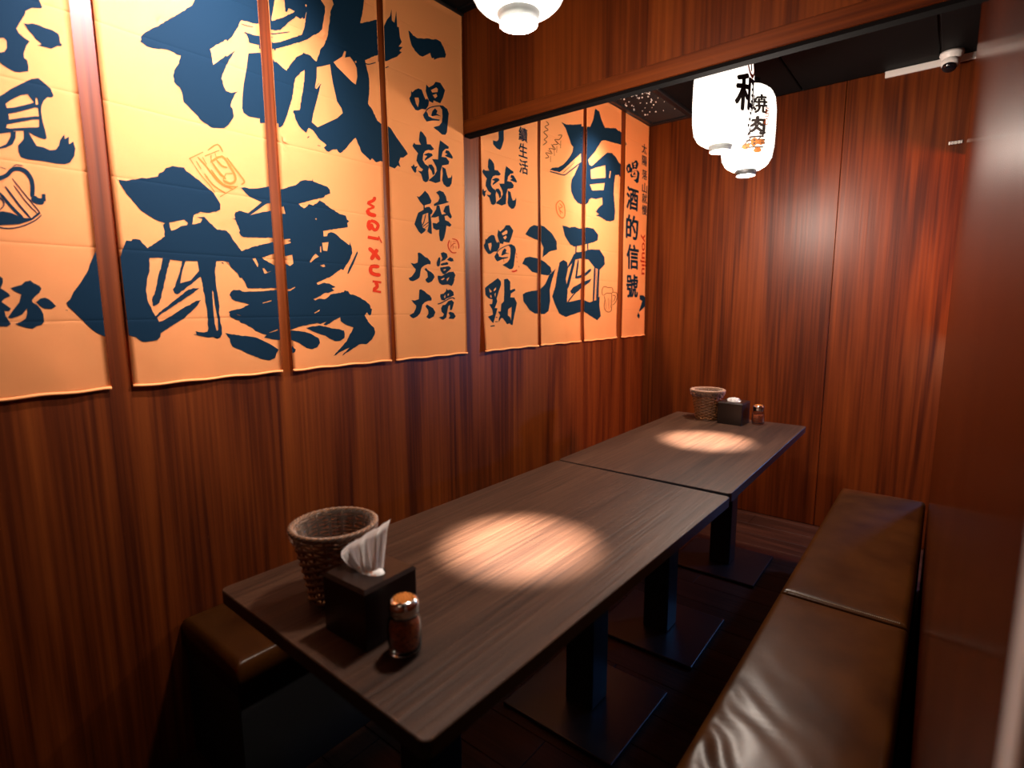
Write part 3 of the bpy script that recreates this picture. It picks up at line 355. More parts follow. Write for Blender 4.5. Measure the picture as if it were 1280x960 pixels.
["printed_beer_mug","ink",[1],[[[2581,15643,2636,15656,2620,15738,2573,15688],[]],[[2636,15656,2709,15702,2691,15782,2620,15738],[]],[[2709,15702,2778,15752,2748,15824,2691,15782],[]],[[2778,15752,2826,15806,2781,15861,2748,15824],[]],[[2826,15806,2857,15854,2810,15907,2781,15861],[]],[[2857,15854,2881,15885,2848,15953,2810,15907],[]],[[2881,15885,2909,15905,2893,15987,2848,15953],[]],[[2909,15905,2939,15920,2938,16010,2893,15987],[]],[[2939,15920,2970,15927,2984,16021,2938,16010],[]],[[2970,15927,3006,15926,3033,16020,2984,16021],[]],[[3006,15926,3043,15917,3082,16008,3033,16020],[]],[[3043,15917,3074,15898,3127,15980,3082,16008],[]],[[3074,15898,3101,15864,3164,15935,3127,15980],[]],[[3101,15864,3124,15817,3193,15877,3164,15935],[]],[[3124,15817,3141,15767,3214,15815,3193,15877],[]],[[3141,15767,3150,15716,3225,15751,3214,15815],[]],[[3150,15716,3152,15660,3228,15683,3225,15751],[]],[[3152,15660,3149,15599,3225,15614,3228,15683],[]],[[3149,15599,3141,15525,3216,15533,3225,15614],[]],[[3141,15525,3129,15446,3203,15450,3216,15533],[]],[[3129,15446,3136,15391,3177,15392,3203,15450],[]],[[3134,15358,3137,15310,3219,15432,3179,15425],[]],[[3137,15310,3172,15278,3246,15406,3219,15432],[]],[[3172,15278,3217,15252,3269,15392,3246,15406],[]],[[3217,15252,3270,15245,3297,15390,3269,15392],[]],[[3270,15245,3318,15250,3335,15394,3297,15390],[]],[[3318,15250,3353,15286,3362,15366,3335,15394],[]],[[3331,15485,3324,15318,3391,15334,3397,15501],[]],[[2860,15938,2884,15968,2876,15977,2856,15943],[]],[[2884,15968,2916,16010,2909,16022,2876,15977],[]],[[2916,16010,2950,16041,2948,16056,2909,16022],[]],[[2950,16041,2992,16048,2995,16065,2948,16056],[]],[[2992,16048,3039,16045,3043,16061,2995,16065],[]],[[3039,16045,3074,16045,3077,16054,3043,16061],[]],[[2852,15743,2895,15660,2909,15675,2860,15751],[]],[[2895,15660,2961,15545,2975,15560,2909,15675],[]],[[2961,15545,3026,15435,3040,15451,2975,15560],[]],[[3026,15435,3083,15340,3098,15356,3040,15451],[]],[[3083,15340,3139,15251,3154,15266,3098,15356],[]],[[3139,15251,3185,15177,3199,15193,3154,15266],[]],[[3185,15177,3216,15126,3230,15141,3199,15193],[]],[[3216,15126,3236,15091,3251,15106,3230,15141],[]],[[3236,15091,3252,15071,3261,15079,3251,15106],[]],[[2715,15548,2755,15453,2780,15479,2729,15562],[]],[[2755,15453,2821,15326,2846,15352,2780,15479],[]],[[2821,15326,2888,15202,2913,15229,2846,15352],[]],[[2888,15202,2957,15088,2982,15115,2913,15229],[]],[[2957,15088,3028,14977,3053,15005,2982,15115],[]],[[3028,14977,3083,14906,3097,14921,3053,15005],[]],[[2864,15597,2908,15501,2923,15516,2872,15605],[]],[[2908,15501,2977,15370,2991,15385,2923,15516],[]],[[2977,15370,3044,15252,3058,15267,2991,15385],[]],[[3044,15252,3106,15163,3120,15179,3058,15267],[]],[[3106,15163,3167,15089,3180,15106,3120,15179],[]],[[3167,15089,3212,15042,3219,15051,3180,15106],[]],[[2608,15391,2642,15310,2681,15353,2630,15415],[]],[[2642,15310,2703,15207,2742,15251,2681,15353],[]],[[2703,15207,2765,15108,2804,15154,2742,15251],[]],[[2765,15108,2830,15018,2868,15065,2804,15154],[]],[[2830,15018,2895,14933,2933,14981,2868,15065],[]],[[2895,14933,2949,14885,2970,14911,2933,14981],[]],[[2508,14668,2550,14655,2556,14680,2512,14682],[]],[[2550,14655,2613,14645,2618,14671,2556,14680],[]],[[2613,14645,2682,14646,2685,14671,2618,14671],[]],[[2682,14646,2753,14660,2753,14685,2685,14671],[]],[[2753,14660,2830,14684,2828,14709,2753,14685],[]],[[2830,14684,2908,14716,2904,14741,2828,14709],[]],[[2908,14716,2990,14759,2985,14782,2904,14741],[]],[[2990,14759,3073,14810,3067,14833,2985,14782],[]],[[3073,14810,3146,14861,3138,14883,3067,14833],[]],[[3146,14861,3206,14917,3195,14936,3138,14883],[]],[[3206,14917,3254,14972,3241,14989,3195,14936],[]],[[3254,14972,3283,15014,3276,15024,3241,14989],[]],[[2572,15299,2588,15287,2598,15312,2577,15313],[]],[[2588,15287,2613,15278,2625,15301,2598,15312],[]],[[2613,15278,2633,15261,2648,15280,2625,15301],[]],[[2633,15261,2646,15232,2664,15247,2648,15280],[]],[[2646,15232,2656,15196,2675,15206,2664,15247],[]],[[2656,15196,2655,15162,2673,15159,2675,15206],[]],[[2655,15162,2634,15122,2648,15109,2673,15159],[]],[[2634,15122,2601,15076,2613,15061,2648,15109],[]],[[2601,15076,2578,15040,2585,15031,2613,15061],[]],[[2674,15947,2775,15921,2779,15931,2677,15957],[]],[[2472,14976,2632,15019,2772,15003,2925,14917,3091,14925,3248,15086,3269,15053,3106,14887,2874,14772,2548,14713,2444,14702],[]]]],
["printed_character","ink",[1],[[[2582,13363,2699,13415,2778,13441,2849,13518,2942,13546,2989,13489,3088,13433,3118,13366,3072,13272,2999,13204,2924,13102,2932,13051,3006,13001,3062,12899,3096,12779,3093,12607,3039,12540,2957,12517,2873,12460,2759,12489,2661,12534,2590,12578,2709,12634,2780,12699,2818,12816,2821,12917,2725,12784,2631,12736,2540,12704,2479,12722,2583,12886,2701,13051,2757,13234,2685,13274],[]],[[2998,13060,3072,13137,3154,13163,3219,13138,3292,13052,3345,12966,3264,12906,3130,12915,3068,12967],[]],[[2343,13646,2436,13618,2480,13571,2470,13474,2422,13359,2478,13312,2545,13247,2564,13190,2460,13132,2404,13067,2471,13001,2549,12919,2518,12861,2433,12870,2446,12755,2514,12572,2447,12524,2324,12528,2228,12531],[]]]],
["printed_character","ink",[4],[[[14413,22889,14482,22904,14646,22814,14844,22794,15106,22876,15404,22980,15676,23034,15831,23098,16047,23090,16198,22942,16334,22712,16282,22589,15996,22495,15806,22392,15681,22320,15684,22383,15576,22337,15518,22422,15491,22496,15323,22389,15081,22232,14936,22231,14711,22317,14561,22447,14472,22654],[]]]],
["printed_character","ink",[4],[[[14361,20559,14446,20675,14469,20856,14516,20811,14668,20948,14836,21043,15002,21043,15129,20818,15194,20740,15264,20808,15365,20739,15324,20560,15180,20378,14976,20348,14771,20235,14639,20225,14481,20359,14405,20455],[[14623,20655,14823,20710,14852,20600,14776,20355,14681,20459]]],[[15249,21304,15383,21236,15632,21404,15742,21545,15992,21583,16239,21372,16120,21068,15967,20817,15752,20820,15612,20830,15573,20723,15365,20739,15268,20904,15205,21054],[[15484,21169,15771,21348,15858,21312,15836,21197,15551,21092],[15566,21011,15763,21115,15813,21032,15685,20923]]],[[15189,20325,15238,20361,15200,20378,15167,20333],[]],[[15238,20361,15297,20417,15262,20437,15200,20378],[]],[[15297,20417,15368,20470,15343,20497,15262,20437],[]],[[15368,20470,15458,20517,15442,20550,15343,20497],[]],[[15458,20517,15566,20565,15554,20600,15442,20550],[]],[[15566,20565,15679,20610,15671,20647,15554,20600],[]],[[15679,20610,15808,20656,15803,20694,15671,20647],[]],[[15808,20656,15943,20699,15939,20738,15803,20694],[]],[[15943,20699,16038,20739,16036,20760,15939,20738],[]],[[15892,20723,16110,20769,16328,20702,16416,20549,16373,20337,16327,20075,16282,19812,16186,19689,16001,19660,15787,19747,15663,19780,15541,19825,15866,19964,16016,20125,16060,20359,16050,20604],[]],[[15179,20341,15278,20259,15310,20170,15518,20149,15910,20198,15872,20144,15515,20063,15198,19949,15082,20040,15018,20144],[]],[[15451,20230,15527,20419,15673,20555,15795,20489,15737,20376,15987,20341,15735,20314,15520,20223],[]]]],
["printed_character","ink",[4],[[[14860,19531,14976,19486,15142,19354,15174,19117,15359,19145,15548,19012,15404,18933,15229,18921,15054,18836,14964,18720,14921,18480,15036,18355,15241,18295,15201,18139,15225,17846,15151,17734,15045,17679,14909,17718,14816,17947,14651,18040,14854,18052,14925,18138,14758,18205,14598,18393,14639,18569,14693,18677,14484,18825,14421,18895,14508,19021,14589,18979,14857,19025,14762,19148,14806,19422],[]],[[14980,18687,15225,18810,15400,18821,15468,18761,15253,18619,15023,18475,15043,18553,15168,18676],[]],[[15209,18363,15385,18409,15523,18298,15552,18103,15442,18008,15377,18171,15240,18270],[]],[[14308,18133,14391,18161,14460,18246,14506,18158,14658,18211,14570,18098,14583,18003,14514,17930,14417,17997],[]],[[15884,19421,16359,19272,16337,19191,16169,19155,16017,19023,15937,18804,16196,18831,16360,18710,16319,18586,15963,18481,15863,18234,15839,17849,15758,17810,15575,17742,15363,17769,15187,17777,15513,18021,15664,18223,15633,18368,15428,18616,15751,18667,15801,19103],[]],[[16204,19112,16354,19118,16501,18994,16575,18906,16535,18846,16197,18869,16123,18892,16275,18974,16145,18998],[]],[[15961,18430,16144,18387,16212,18169,16283,18052,16436,18104,16497,18219,16513,18118,16468,17876,16349,17727,16197,17689,16013,17776,15944,17918,15990,18180],[]]]],
["printed_character","ink",[4],[[[14563,17098,14680,17079,14820,17186,14998,17362,15168,17263,15336,17036,15297,16929,15048,16845,14908,16789,14741,16902,14644,17012],[]],[[14909,16826,14961,16833,14974,16710,15045,16757,15222,16793,15394,16664,15355,16557,15264,16495,15308,16246,15326,15762,15220,15777,15081,15840,15160,16077,15143,16556,14860,16445,14782,16186,14842,15967,15014,15909,14941,15826,14763,15707,14630,15794,14421,16046,14513,16254,14623,16491,14902,16638],[]],[[15005,16490,14969,16411,15016,16410,15031,16489],[]],[[14969,16411,14932,16300,14980,16298,15016,16410],[]],[[14932,16300,14897,16204,14943,16199,14980,16298],[]],[[14897,16204,14863,16137,14908,16129,14943,16199],[]],[[14863,16137,14830,16083,14873,16073,14908,16129],[]],[[14830,16083,14816,16044,14840,16038,14873,16073],[]],[[15188,16244,14830,16003,14856,15982,15214,16223],[]],[[15152,16109,14865,15901,14882,15888,15170,16096],[]],[[15599,17391,15784,17496,16003,17466,16147,17306,16180,17155,16312,17127,16140,17059,15914,16989,15472,16852,15457,16926,15696,17061,15774,17200,15741,17298],[]],[[15618,16897,15764,16917,15831,16720,15900,16573,16127,16653,15979,16713,16098,16936,16308,17004,16357,16734,16467,16563,16387,16474,16200,16584,16048,16539,16081,16386,16269,16355,16438,16242,16339,16152,16150,16184,16105,15969,16021,15697,15904,15529,15774,15544,15726,15774,15733,15983,15585,15942,15407,16001,15378,16203,15594,16201,15744,16295,15714,16499,15530,16425,15278,16395,15463,16596,15576,16738],[]]]],
["printed_seal","red",[4],[[[16457,15679,16526,15666,16541,15708,16464,15703],[]],[[16526,15666,16624,15659,16647,15700,16541,15708],[]],[[16624,15659,16702,15637,16745,15672,16647,15700],[]],[[16702,15637,16754,15587,16810,15612,16745,15672],[]],[[16754,15587,16796,15519,16855,15538,16810,15612],[]],[[16796,15519,16821,15455,16883,15468,16855,15538],[]],[[16821,15455,16825,15403,16887,15406,16883,15468],[]],[[16825,15403,16813,15354,16874,15352,16887,15406],[]],[[16813,15354,16816,15318,16850,15316,16874,15352],[]],[[16297,15621,16253,15568,16313,15557,16330,15615],[]],[[16253,15568,16211,15488,16273,15481,16313,15557],[]],[[16211,15488,16189,15408,16253,15412,16273,15481],[]],[[16189,15408,16200,15339,16263,15355,16253,15412],[]],[[16200,15339,16232,15277,16292,15299,16263,15355],[]],[[16232,15277,16274,15222,16330,15250,16292,15299],[]],[[16274,15222,16324,15175,16375,15207,16330,15250],[]],[[16324,15175,16386,15133,16429,15171,16375,15207],[]],[[16386,15133,16461,15106,16485,15150,16429,15171],[]],[[16461,15106,16553,15102,16557,15148,16485,15150],[]],[[16553,15102,16647,15113,16643,15158,16557,15148],[]],[[16647,15113,16711,15132,16708,15157,16643,15158],[]],[[16486,15565,16692,15582,16692,15599,16486,15581],[]],[[16372,15337,16428,15379,16395,15395,16354,15346],[]],[[16428,15379,16496,15442,16465,15458,16395,15395],[]],[[16496,15442,16554,15486,16530,15508,16465,15458],[]],[[16554,15486,16592,15497,16589,15526,16530,15508],[]],[[16592,15497,16627,15495,16637,15524,16589,15526],[]],[[16627,15495,16657,15499,16663,15515,16637,15524],[]],[[16500,15453,16494,15251,16517,15253,16523,15455],[]],[[16675,15407,16672,15285,16695,15286,16699,15408],[]],[[16388,15604,16379,15282,16402,15284,16411,15606],[]],[[16509,15345,16656,15356,16656,15373,16509,15361],[]]]],
["printed_character","ink",[4],[[[14555,14972,14633,15000,14735,14966,14939,14846,15070,14816,15225,14689,15216,14582,15061,14583,14874,14515,14740,14431,14684,14332,14636,14100,14586,14028,14433,13944,14268,13890,14137,13912,14054,13997,14215,14065,14399,14262,14429,14358,14330,14429,14186,14581,14360,14553,14541,14611,14575,14822],[]],[[14963,14433,15053,14350,15238,14280,15370,14188,15421,14091,15393,14057,15261,13915,15070,13845,14978,13883,14904,13972,15047,14067,15045,14136,15023,14271,14881,14361],[]]]],
["printed_character","ink",[4],[[[14568,13568,14660,13592,14841,13516,14961,13427,15115,13360,15205,13246,15186,13153,15013,13152,14824,13083,14698,12992,14630,12810,14548,12651,14407,12540,14210,12464,14109,12511,14024,12591,14234,12678,14360,12857,14379,12958,14249,13059,14151,13171,14312,13149,14524,13206,14547,13398],[]],[[14930,13003,15099,12922,15255,12852,15377,12687,15275,12525,15018,12425,14865,12509,14995,12645,14984,12784,14849,12923],[]]]],
["printed_character","ink",[4],[[[15551,14669,15668,14873,15752,14899,15775,14742,15727,14561,15628,14506,15561,14552],[]],[[15800,15060,15956,15111,16153,15065,16192,14927,16031,14797,15775,14722,15891,14868,15838,14944],[]],[[16145,14824,16322,14936,16495,14886,16536,14787,16374,14757,16231,14789],[]],[[15800,14644,16142,14724,16227,14688,16197,14626,15825,14566,15771,14603],[]],[[15739,14482,16253,14568,16381,14494,16247,14386,16013,14234,15899,14230,15763,14363],[[15904,14400,16048,14447,16075,14408,15960,14363]]],[[15617,14158,15812,14146,15955,14212,16245,14325,16509,14357,16623,14219,16529,14030,16572,14052,16480,13858,16374,13759,16172,13825,15838,13792,15676,13858,15600,14019,15588,14134],[[15763,14013,15946,14089,15995,14056,15844,13980],[16095,14036,16249,14124,16230,14064,16125,13942]]]]],
["printed_character","ink",[4],[[[15710,13414,15892,13441,16029,13537,16066,13657,16131,13587,16301,13614,16470,13521,16500,13377,16292,13303,16019,13229,15917,13157,15752,13180,15691,13320],[[15905,13322,15991,13406,16005,13300,15936,13252],[16126,13420,16212,13457,16192,13373,16124,13349]]],[[15520,13003,15575,13001,15564,13043,15515,13026],[]],[[15575,13001,15655,13015,15639,13055,15564,13043],[]],[[15655,13015,15760,13042,15736,13081,15639,13055],[]],[[15760,13042,15899,13094,15872,13131,15736,13081],[]],[[15899,13094,16061,13159,16033,13196,15872,13131],[]],[[16061,13159,16200,13210,16175,13249,16033,13196],[]],[[16200,13210,16297,13239,16278,13280,16175,13249],[]],[[16297,13239,16370,13254,16359,13297,16278,13280],[]],[[16370,13254,16424,13258,16433,13301,16359,13297],[]],[[16424,13258,16465,13247,16499,13285,16433,13301],[]],[[16465,13247,16499,13224,16544,13256,16499,13285],[]],[[16499,13224,16535,13212,16561,13229,16544,13256],[]],[[15978,12990,16151,13134,16357,13183,16492,13087,16418,12917,16345,12773,16241,12761,16248,12990,16144,12918,16070,12703,15995,12464,15859,12395,15792,12373,15661,12423,15565,12484,15796,12516,15866,12610,15736,12707,15708,12849,15811,12967],[]],[[16136,12654,16240,12701,16445,12650,16562,12502,16437,12395,16129,12414,16235,12532],[]]]],
["printed_character","ink",[5],[[[19504,20914,19870,21003,19882,20313,19735,19982,19610,19832,19369,19855,19132,19976,19115,20131,19373,20151,19494,20227,19536,20334],[]]]],
["printed_character","ink",[5],[[[18845,19341,18977,19293,19165,19153,19202,18901,19412,18931,19627,18790,19463,18705,19265,18693,19065,18602,18963,18478,18914,18223,19045,18090,19278,18027,19232,17861,19259,17548,19176,17429,19055,17371,18901,17412,18795,17656,18607,17755,18838,17768,18919,17860,18729,17931,18548,18130,18593,18318,18655,18433,18417,18591,18346,18665,18445,18799,18537,18754,18842,18803,18733,18934,18783,19226],[]],[[18981,18443,19260,18574,19459,18586,19536,18522,19292,18371,19030,18218,19053,18300,19195,18431],[]],[[19241,18099,19442,18148,19598,18029,19631,17822,19506,17721,19432,17895,19277,18000],[]],[[18218,17854,18312,17883,18391,17974,18443,17881,18615,17937,18515,17816,18530,17716,18451,17638,18342,17710],[]],[[20009,19224,20548,19065,20524,18979,20332,18942,20160,18800,20068,18568,20363,18596,20550,18467,20503,18336,20098,18224,19985,17961,19958,17552,19865,17510,19658,17437,19416,17467,19217,17475,19587,17734,19758,17950,19723,18104,19490,18368,19857,18422,19915,18886],[]],[[20373,18896,20542,18902,20710,18770,20793,18676,20748,18613,20364,18637,20281,18662,20452,18749,20305,18775],[]],[[20096,18169,20304,18124,20381,17892,20463,17768,20636,17824,20705,17945,20723,17838,20672,17580,20537,17421,20364,17382,20156,17474,20077,17625,20129,17904],[]]]],
["printed_character","ink",[5],[[[18380,15571,18476,15692,18502,15880,18555,15834,18726,15976,18915,16075,19103,16075,19245,15840,19319,15760,19399,15830,19512,15758,19466,15571,19303,15381,19073,15351,18842,15233,18693,15222,18515,15362,18429,15462],[[18676,15670,18901,15728,18933,15613,18848,15358,18741,15467]]],[[19381,16347,19532,16276,19813,16452,19937,16599,20219,16638,20498,16418,20363,16101,20191,15839,19949,15843,19790,15854,19746,15741,19512,15758,19403,15931,19332,16086],[[19646,16207,19969,16393,20068,16356,20044,16235,19722,16126],[19738,16042,19960,16150,20017,16063,19873,15950]]],[[19314,15326,19369,15364,19325,15381,19289,15335],[]],[[19369,15364,19435,15422,19396,15444,19325,15381],[]],[[19435,15422,19515,15478,19487,15506,19396,15444],[]],[[19515,15478,19617,15527,19599,15561,19487,15506],[]],[[19617,15527,19739,15577,19726,15613,19599,15561],[]],[[19739,15577,19866,15624,19857,15662,19726,15613],[]],[[19866,15624,20012,15672,20006,15711,19857,15662],[]],[[20012,15672,20163,15717,20160,15757,20006,15711],[]],[[20163,15717,20271,15758,20269,15780,20160,15757],[]],[[20106,15741,20352,15789,20598,15719,20698,15560,20648,15339,20597,15066,20546,14792,20437,14664,20230,14633,19988,14724,19849,14758,19711,14805,20078,14950,20247,15118,20296,15362,20285,15618],[]],[[19302,15343,19414,15257,19450,15165,19684,15143,20127,15194,20084,15138,19681,15053,19324,14934,19193,15030,19121,15138],[]],[[19608,15227,19695,15425,19859,15566,19996,15497,19932,15379,20214,15343,19929,15315,19687,15220],[]]]],
["printed_character","ink",[5],[[[18457,13724,18708,13877,18986,14003,19363,14195,19576,14052,19598,13901,19402,13564,19255,13260,19301,13139,19107,12837,19296,12820,19198,12593,18956,12143,18772,12299,18592,12452,18962,12536,18919,12778,18716,13003,18923,13018,18973,13228,18697,13270,18474,13430],[[18728,13730,18933,13586,18839,13524,18771,13553],[19050,13647,19216,13786,19238,13681,19072,13588],[18792,13420,18884,13421,18928,13302,18813,13301],[19094,13469,19212,13530,19162,13319]]],[[19819,14151,20090,14191,20287,14043,20284,13672,20640,13741,20665,13648,20333,13517,20281,13330,20586,13332,20790,13081,20684,12764,20474,12197,20421,12008,20269,12044,20219,12109,19968,12084,19676,12371,19554,12373,19334,12163,19385,12346,19483,12498,19341,12653,19534,12681,19587,13018,19783,13141,19837,13571],[[20100,12769,20378,12892,20350,12578,20321,12232,20247,12391,20072,12488]]],[[19148,12393,19266,12391,19267,12428,19148,12430],[]],[[19074,12199,19287,12194,19288,12227,19074,12233],[]],[[18750,11989,19053,12009,19042,12059,18739,12038],[]]]],
["printed_seal","red",[5],[[[20638,15443,20765,15329,20794,15342,20667,15456],[]],[[20712,15266,20762,15176,20795,15185,20744,15274],[]],[[20763,15016,20815,14988,20843,15007,20792,15035],[]],[[20887,14808,20939,14749,20975,14761,20923,14821],[]],[[20784,14639,20717,14632,20777,14570,20817,14605],[]],[[20717,14632,20645,14605,20697,14540,20777,14570],[]],[[20645,14605,20580,14586,20610,14515,20697,14540],[]],[[20580,14586,20518,14579,20521,14505,20610,14515],[]],[[20518,14579,20449,14578,20441,14504,20521,14505],[]],[[20449,14578,20395,14562,20390,14521,20441,14504],[]],[[19766,15085,19788,14936,19820,14939,19797,15089],[]]]],
["printed_character","ink",[6,7,8],[[[24452,22181,24905,22182,25622,22344,26403,22562,26438,21096,26175,20908,25656,20576,25151,20215,24657,19899,24380,19738,23500,19688,23765,19845,24239,19951,24653,20158,25075,20462,25431,20796,25574,21013,25643,21235,25422,21319,25200,21606,24837,22001],[]],[[23493,19599,23639,19589,23668,19650,23509,19633],[]],[[23639,19589,23860,19595,23888,19656,23668,19650],[]],[[23860,19595,24091,19603,24120,19664,23888,19656],[]],[[24091,19603,24322,19605,24353,19667,24120,19664],[]],[[24322,19605,24570,19610,24590,19672,24353,19667],[]],[[24570,19610,24810,19643,24793,19699,24590,19672],[]],[[24810,19643,25010,19721,24950,19762,24793,19699],[]],[[25010,19721,25173,19821,25099,19854,24950,19762],[]],[[25173,19821,25337,19923,25265,19958,25099,19854],[]],[[25337,19923,25527,20030,25456,20066,25265,19958],[]],[[25527,20030,25728,20145,25656,20180,25456,20066],[]],[[25728,20145,25924,20260,25848,20293,25656,20180],[]],[[25924,20260,26124,20383,26045,20415,25848,20293],[]],[[26124,20383,26317,20506,26236,20537,26045,20415],[]],[[26317,20506,26434,20599,26389,20616,26236,20537],[]],[[24598,19697,24748,19786,24715,19799,24581,19705],[]],[[24748,19786,24954,19918,24921,19932,24715,19799],[]],[[24954,19918,25170,20058,25137,20071,24921,19932],[]],[[25170,20058,25405,20211,25371,20224,25137,20071],[]],[[25405,20211,25650,20371,25615,20384,25371,20224],[]],[[25650,20371,25816,20487,25797,20494,25615,20384],[]],[[26149,20345,26449,20653,26502,18427,26153,18458,25769,18638,25502,18945,25460,19245,25528,19562,25819,19881],[]],[[26406,22449,27301,22643,27610,23089,27835,23713,28292,23694,28515,23353,28959,22978,30202,23252,30626,23163,30707,22460,29692,22366,28984,22313,28557,22178,27906,21496,27111,20860,27277,20655,27521,20621,28172,21027,28842,21444,29272,21696,29808,21785,30274,21647,30759,21357,30790,20715,30320,20633,30199,20183,30181,19535,30412,18569,30341,18035,29879,17895,29332,17875,28618,18004,28101,18025,28483,18147,28094,18252,28427,18524,28854,18749,28796,19118,28072,18930,27572,18919,27330,18783,27254,18611,26935,18466,26501,18447],[[27406,20400,28017,20633,29079,20955,29149,20281,28036,20049,27501,19937],[27388,19617,28045,19765,29072,19976,28956,19560,27642,19335],[29624,20742,29760,20746,29685,20373,29549,20350]]],[[30622,23246,31156,23072,31667,22667,31476,22539,31089,22478,30660,22450],[]],[[30708,21433,31151,21215,31407,20999,31458,20964,31274,20713,30890,20624,30745,20642,30706,21476],[]]]],
["printed_character","ink",[5,6,7],[[[21407,16344,21758,16702,22116,16859,22376,16827,22586,16910,23016,16865,23682,16594,24085,16255,24125,15815,23464,15671,22860,15350,22912,15846,22695,16104,22168,16178,21556,16299],[]],[[21203,14948,21403,15226,21756,15309,22484,15265,23024,15144,23583,14893,23676,14644,23417,14475,22918,14486,22486,14530,21961,14598,21552,14849],[]],[[21246,13493,21498,13587,21960,13656,22649,13730,23140,14056,23473,14509,24042,14853,23702,14199,23535,13748,23597,13172,23430,12658,23038,12502,22170,12546,21752,12736,21295,13162],[]],[[24601,17098,24960,17105,25327,17067,25824,17165,26337,17120,27128,17270,27815,17288,28393,16983,28332,16661,27839,16513,26488,16229,25782,16105,25342,16201,24847,16579],[]],[[25727,15670,25979,15821,26628,15901,27572,16109,28566,16149,29172,15760,29189,15326,28606,15006,28025,15085,27313,15501,26505,15519,25859,15412,25362,15050,25056,14837,24935,14766,25237,15110],[]],[[24389,15192,24745,15343,25111,15234,25179,14843,25002,14373,25132,13980,25198,13715,25145,13112,25775,13181,26691,13290,27519,13117,28372,13265,28658,13486,28649,12900,28848,12308,28411,12059,27682,12328,26843,12624,25661,12431,25034,12319,24422,12516,24061,12979,23767,13399,24051,13952,24219,14668],[]],[[25448,13719,25761,13928,26669,14226,27690,14469,27486,14251,26413,13806,25640,13554],[]],[[25933,16219,25893,15683,26019,15688,26059,16226],[]],[[27150,16488,27164,15975,27299,15985,27285,16500],[]],[[27967,15189,27913,14888,28112,14894,28076,15193],[]],[[27913,14888,27900,14462,28099,14466,28112,14894],[]],[[27900,14462,27886,14051,28086,14052,28099,14466],[]],[[27886,14051,27871,13670,28071,13669,28086,14052],[]],[[27871,13670,27856,13304,28056,13301,28071,13669],[]],[[27856,13304,27890,13047,28000,13046,28056,13301],[]],[[28414,15214,28340,14909,28587,14915,28550,15218],[]],[[28340,14909,28314,14478,28562,14481,28587,14915],[]],[[28314,14478,28295,14061,28542,14064,28562,14481],[]],[[28295,14061,28287,13676,28535,13677,28542,14064],[]],[[28287,13676,28285,13306,28533,13305,28535,13677],[]],[[28285,13306,28340,13047,28477,13046,28533,13305],[]],[[28169,15199,28205,13192,28253,13192,28216,15201],[]],[[26195,15436,26105,15201,26285,15199,26295,15435],[]],[[26105,15201,26035,14875,26215,14871,26285,15199],[]],[[26035,14875,25978,14617,26158,14612,26215,14871],[]],[[25978,14617,25948,14497,26127,14489,26158,14612],[]],[[25948,14497,25930,14446,26108,14434,26127,14489],[]],[[25930,14446,25959,14413,26057,14406,26108,14434],[]],[[25783,15483,25587,15184,25858,15163,25933,15473],[]],[[25587,15184,25400,14760,25669,14737,25858,15163],[]],[[25400,14760,25240,14400,25507,14373,25669,14737],[]],[[25240,14400,25134,14160,25400,14132,25507,14373],[]],[[25134,14160,25055,13981,25320,13952,25400,14132],[]],[[25055,13981,25061,13855,25207,13838,25320,13952],[]],[[26031,14405,26296,14421,26207,14561,25984,14481],[]],[[26296,14421,26655,14494,26548,14631,26207,14561],[]],[[26655,14494,27004,14587,26851,14712,26548,14631],[]],[[27004,14587,27296,14713,27096,14820,26851,14712],[]],[[27296,14713,27546,14849,27329,14948,27096,14820],[]],[[27546,14849,27665,14967,27543,15021,27329,14948],[]],[[25235,13101,25441,13225,25340,13265,25180,13123],[]],[[25441,13225,25702,13411,25602,13453,25340,13265],[]],[[25702,13411,25943,13568,25848,13614,25602,13453],[]],[[25943,13568,26140,13664,26059,13717,25848,13614],[]],[[26140,13664,26321,13732,26248,13788,26059,13717],[]],[[26321,13732,26433,13790,26393,13821,26248,13788],[]]]],
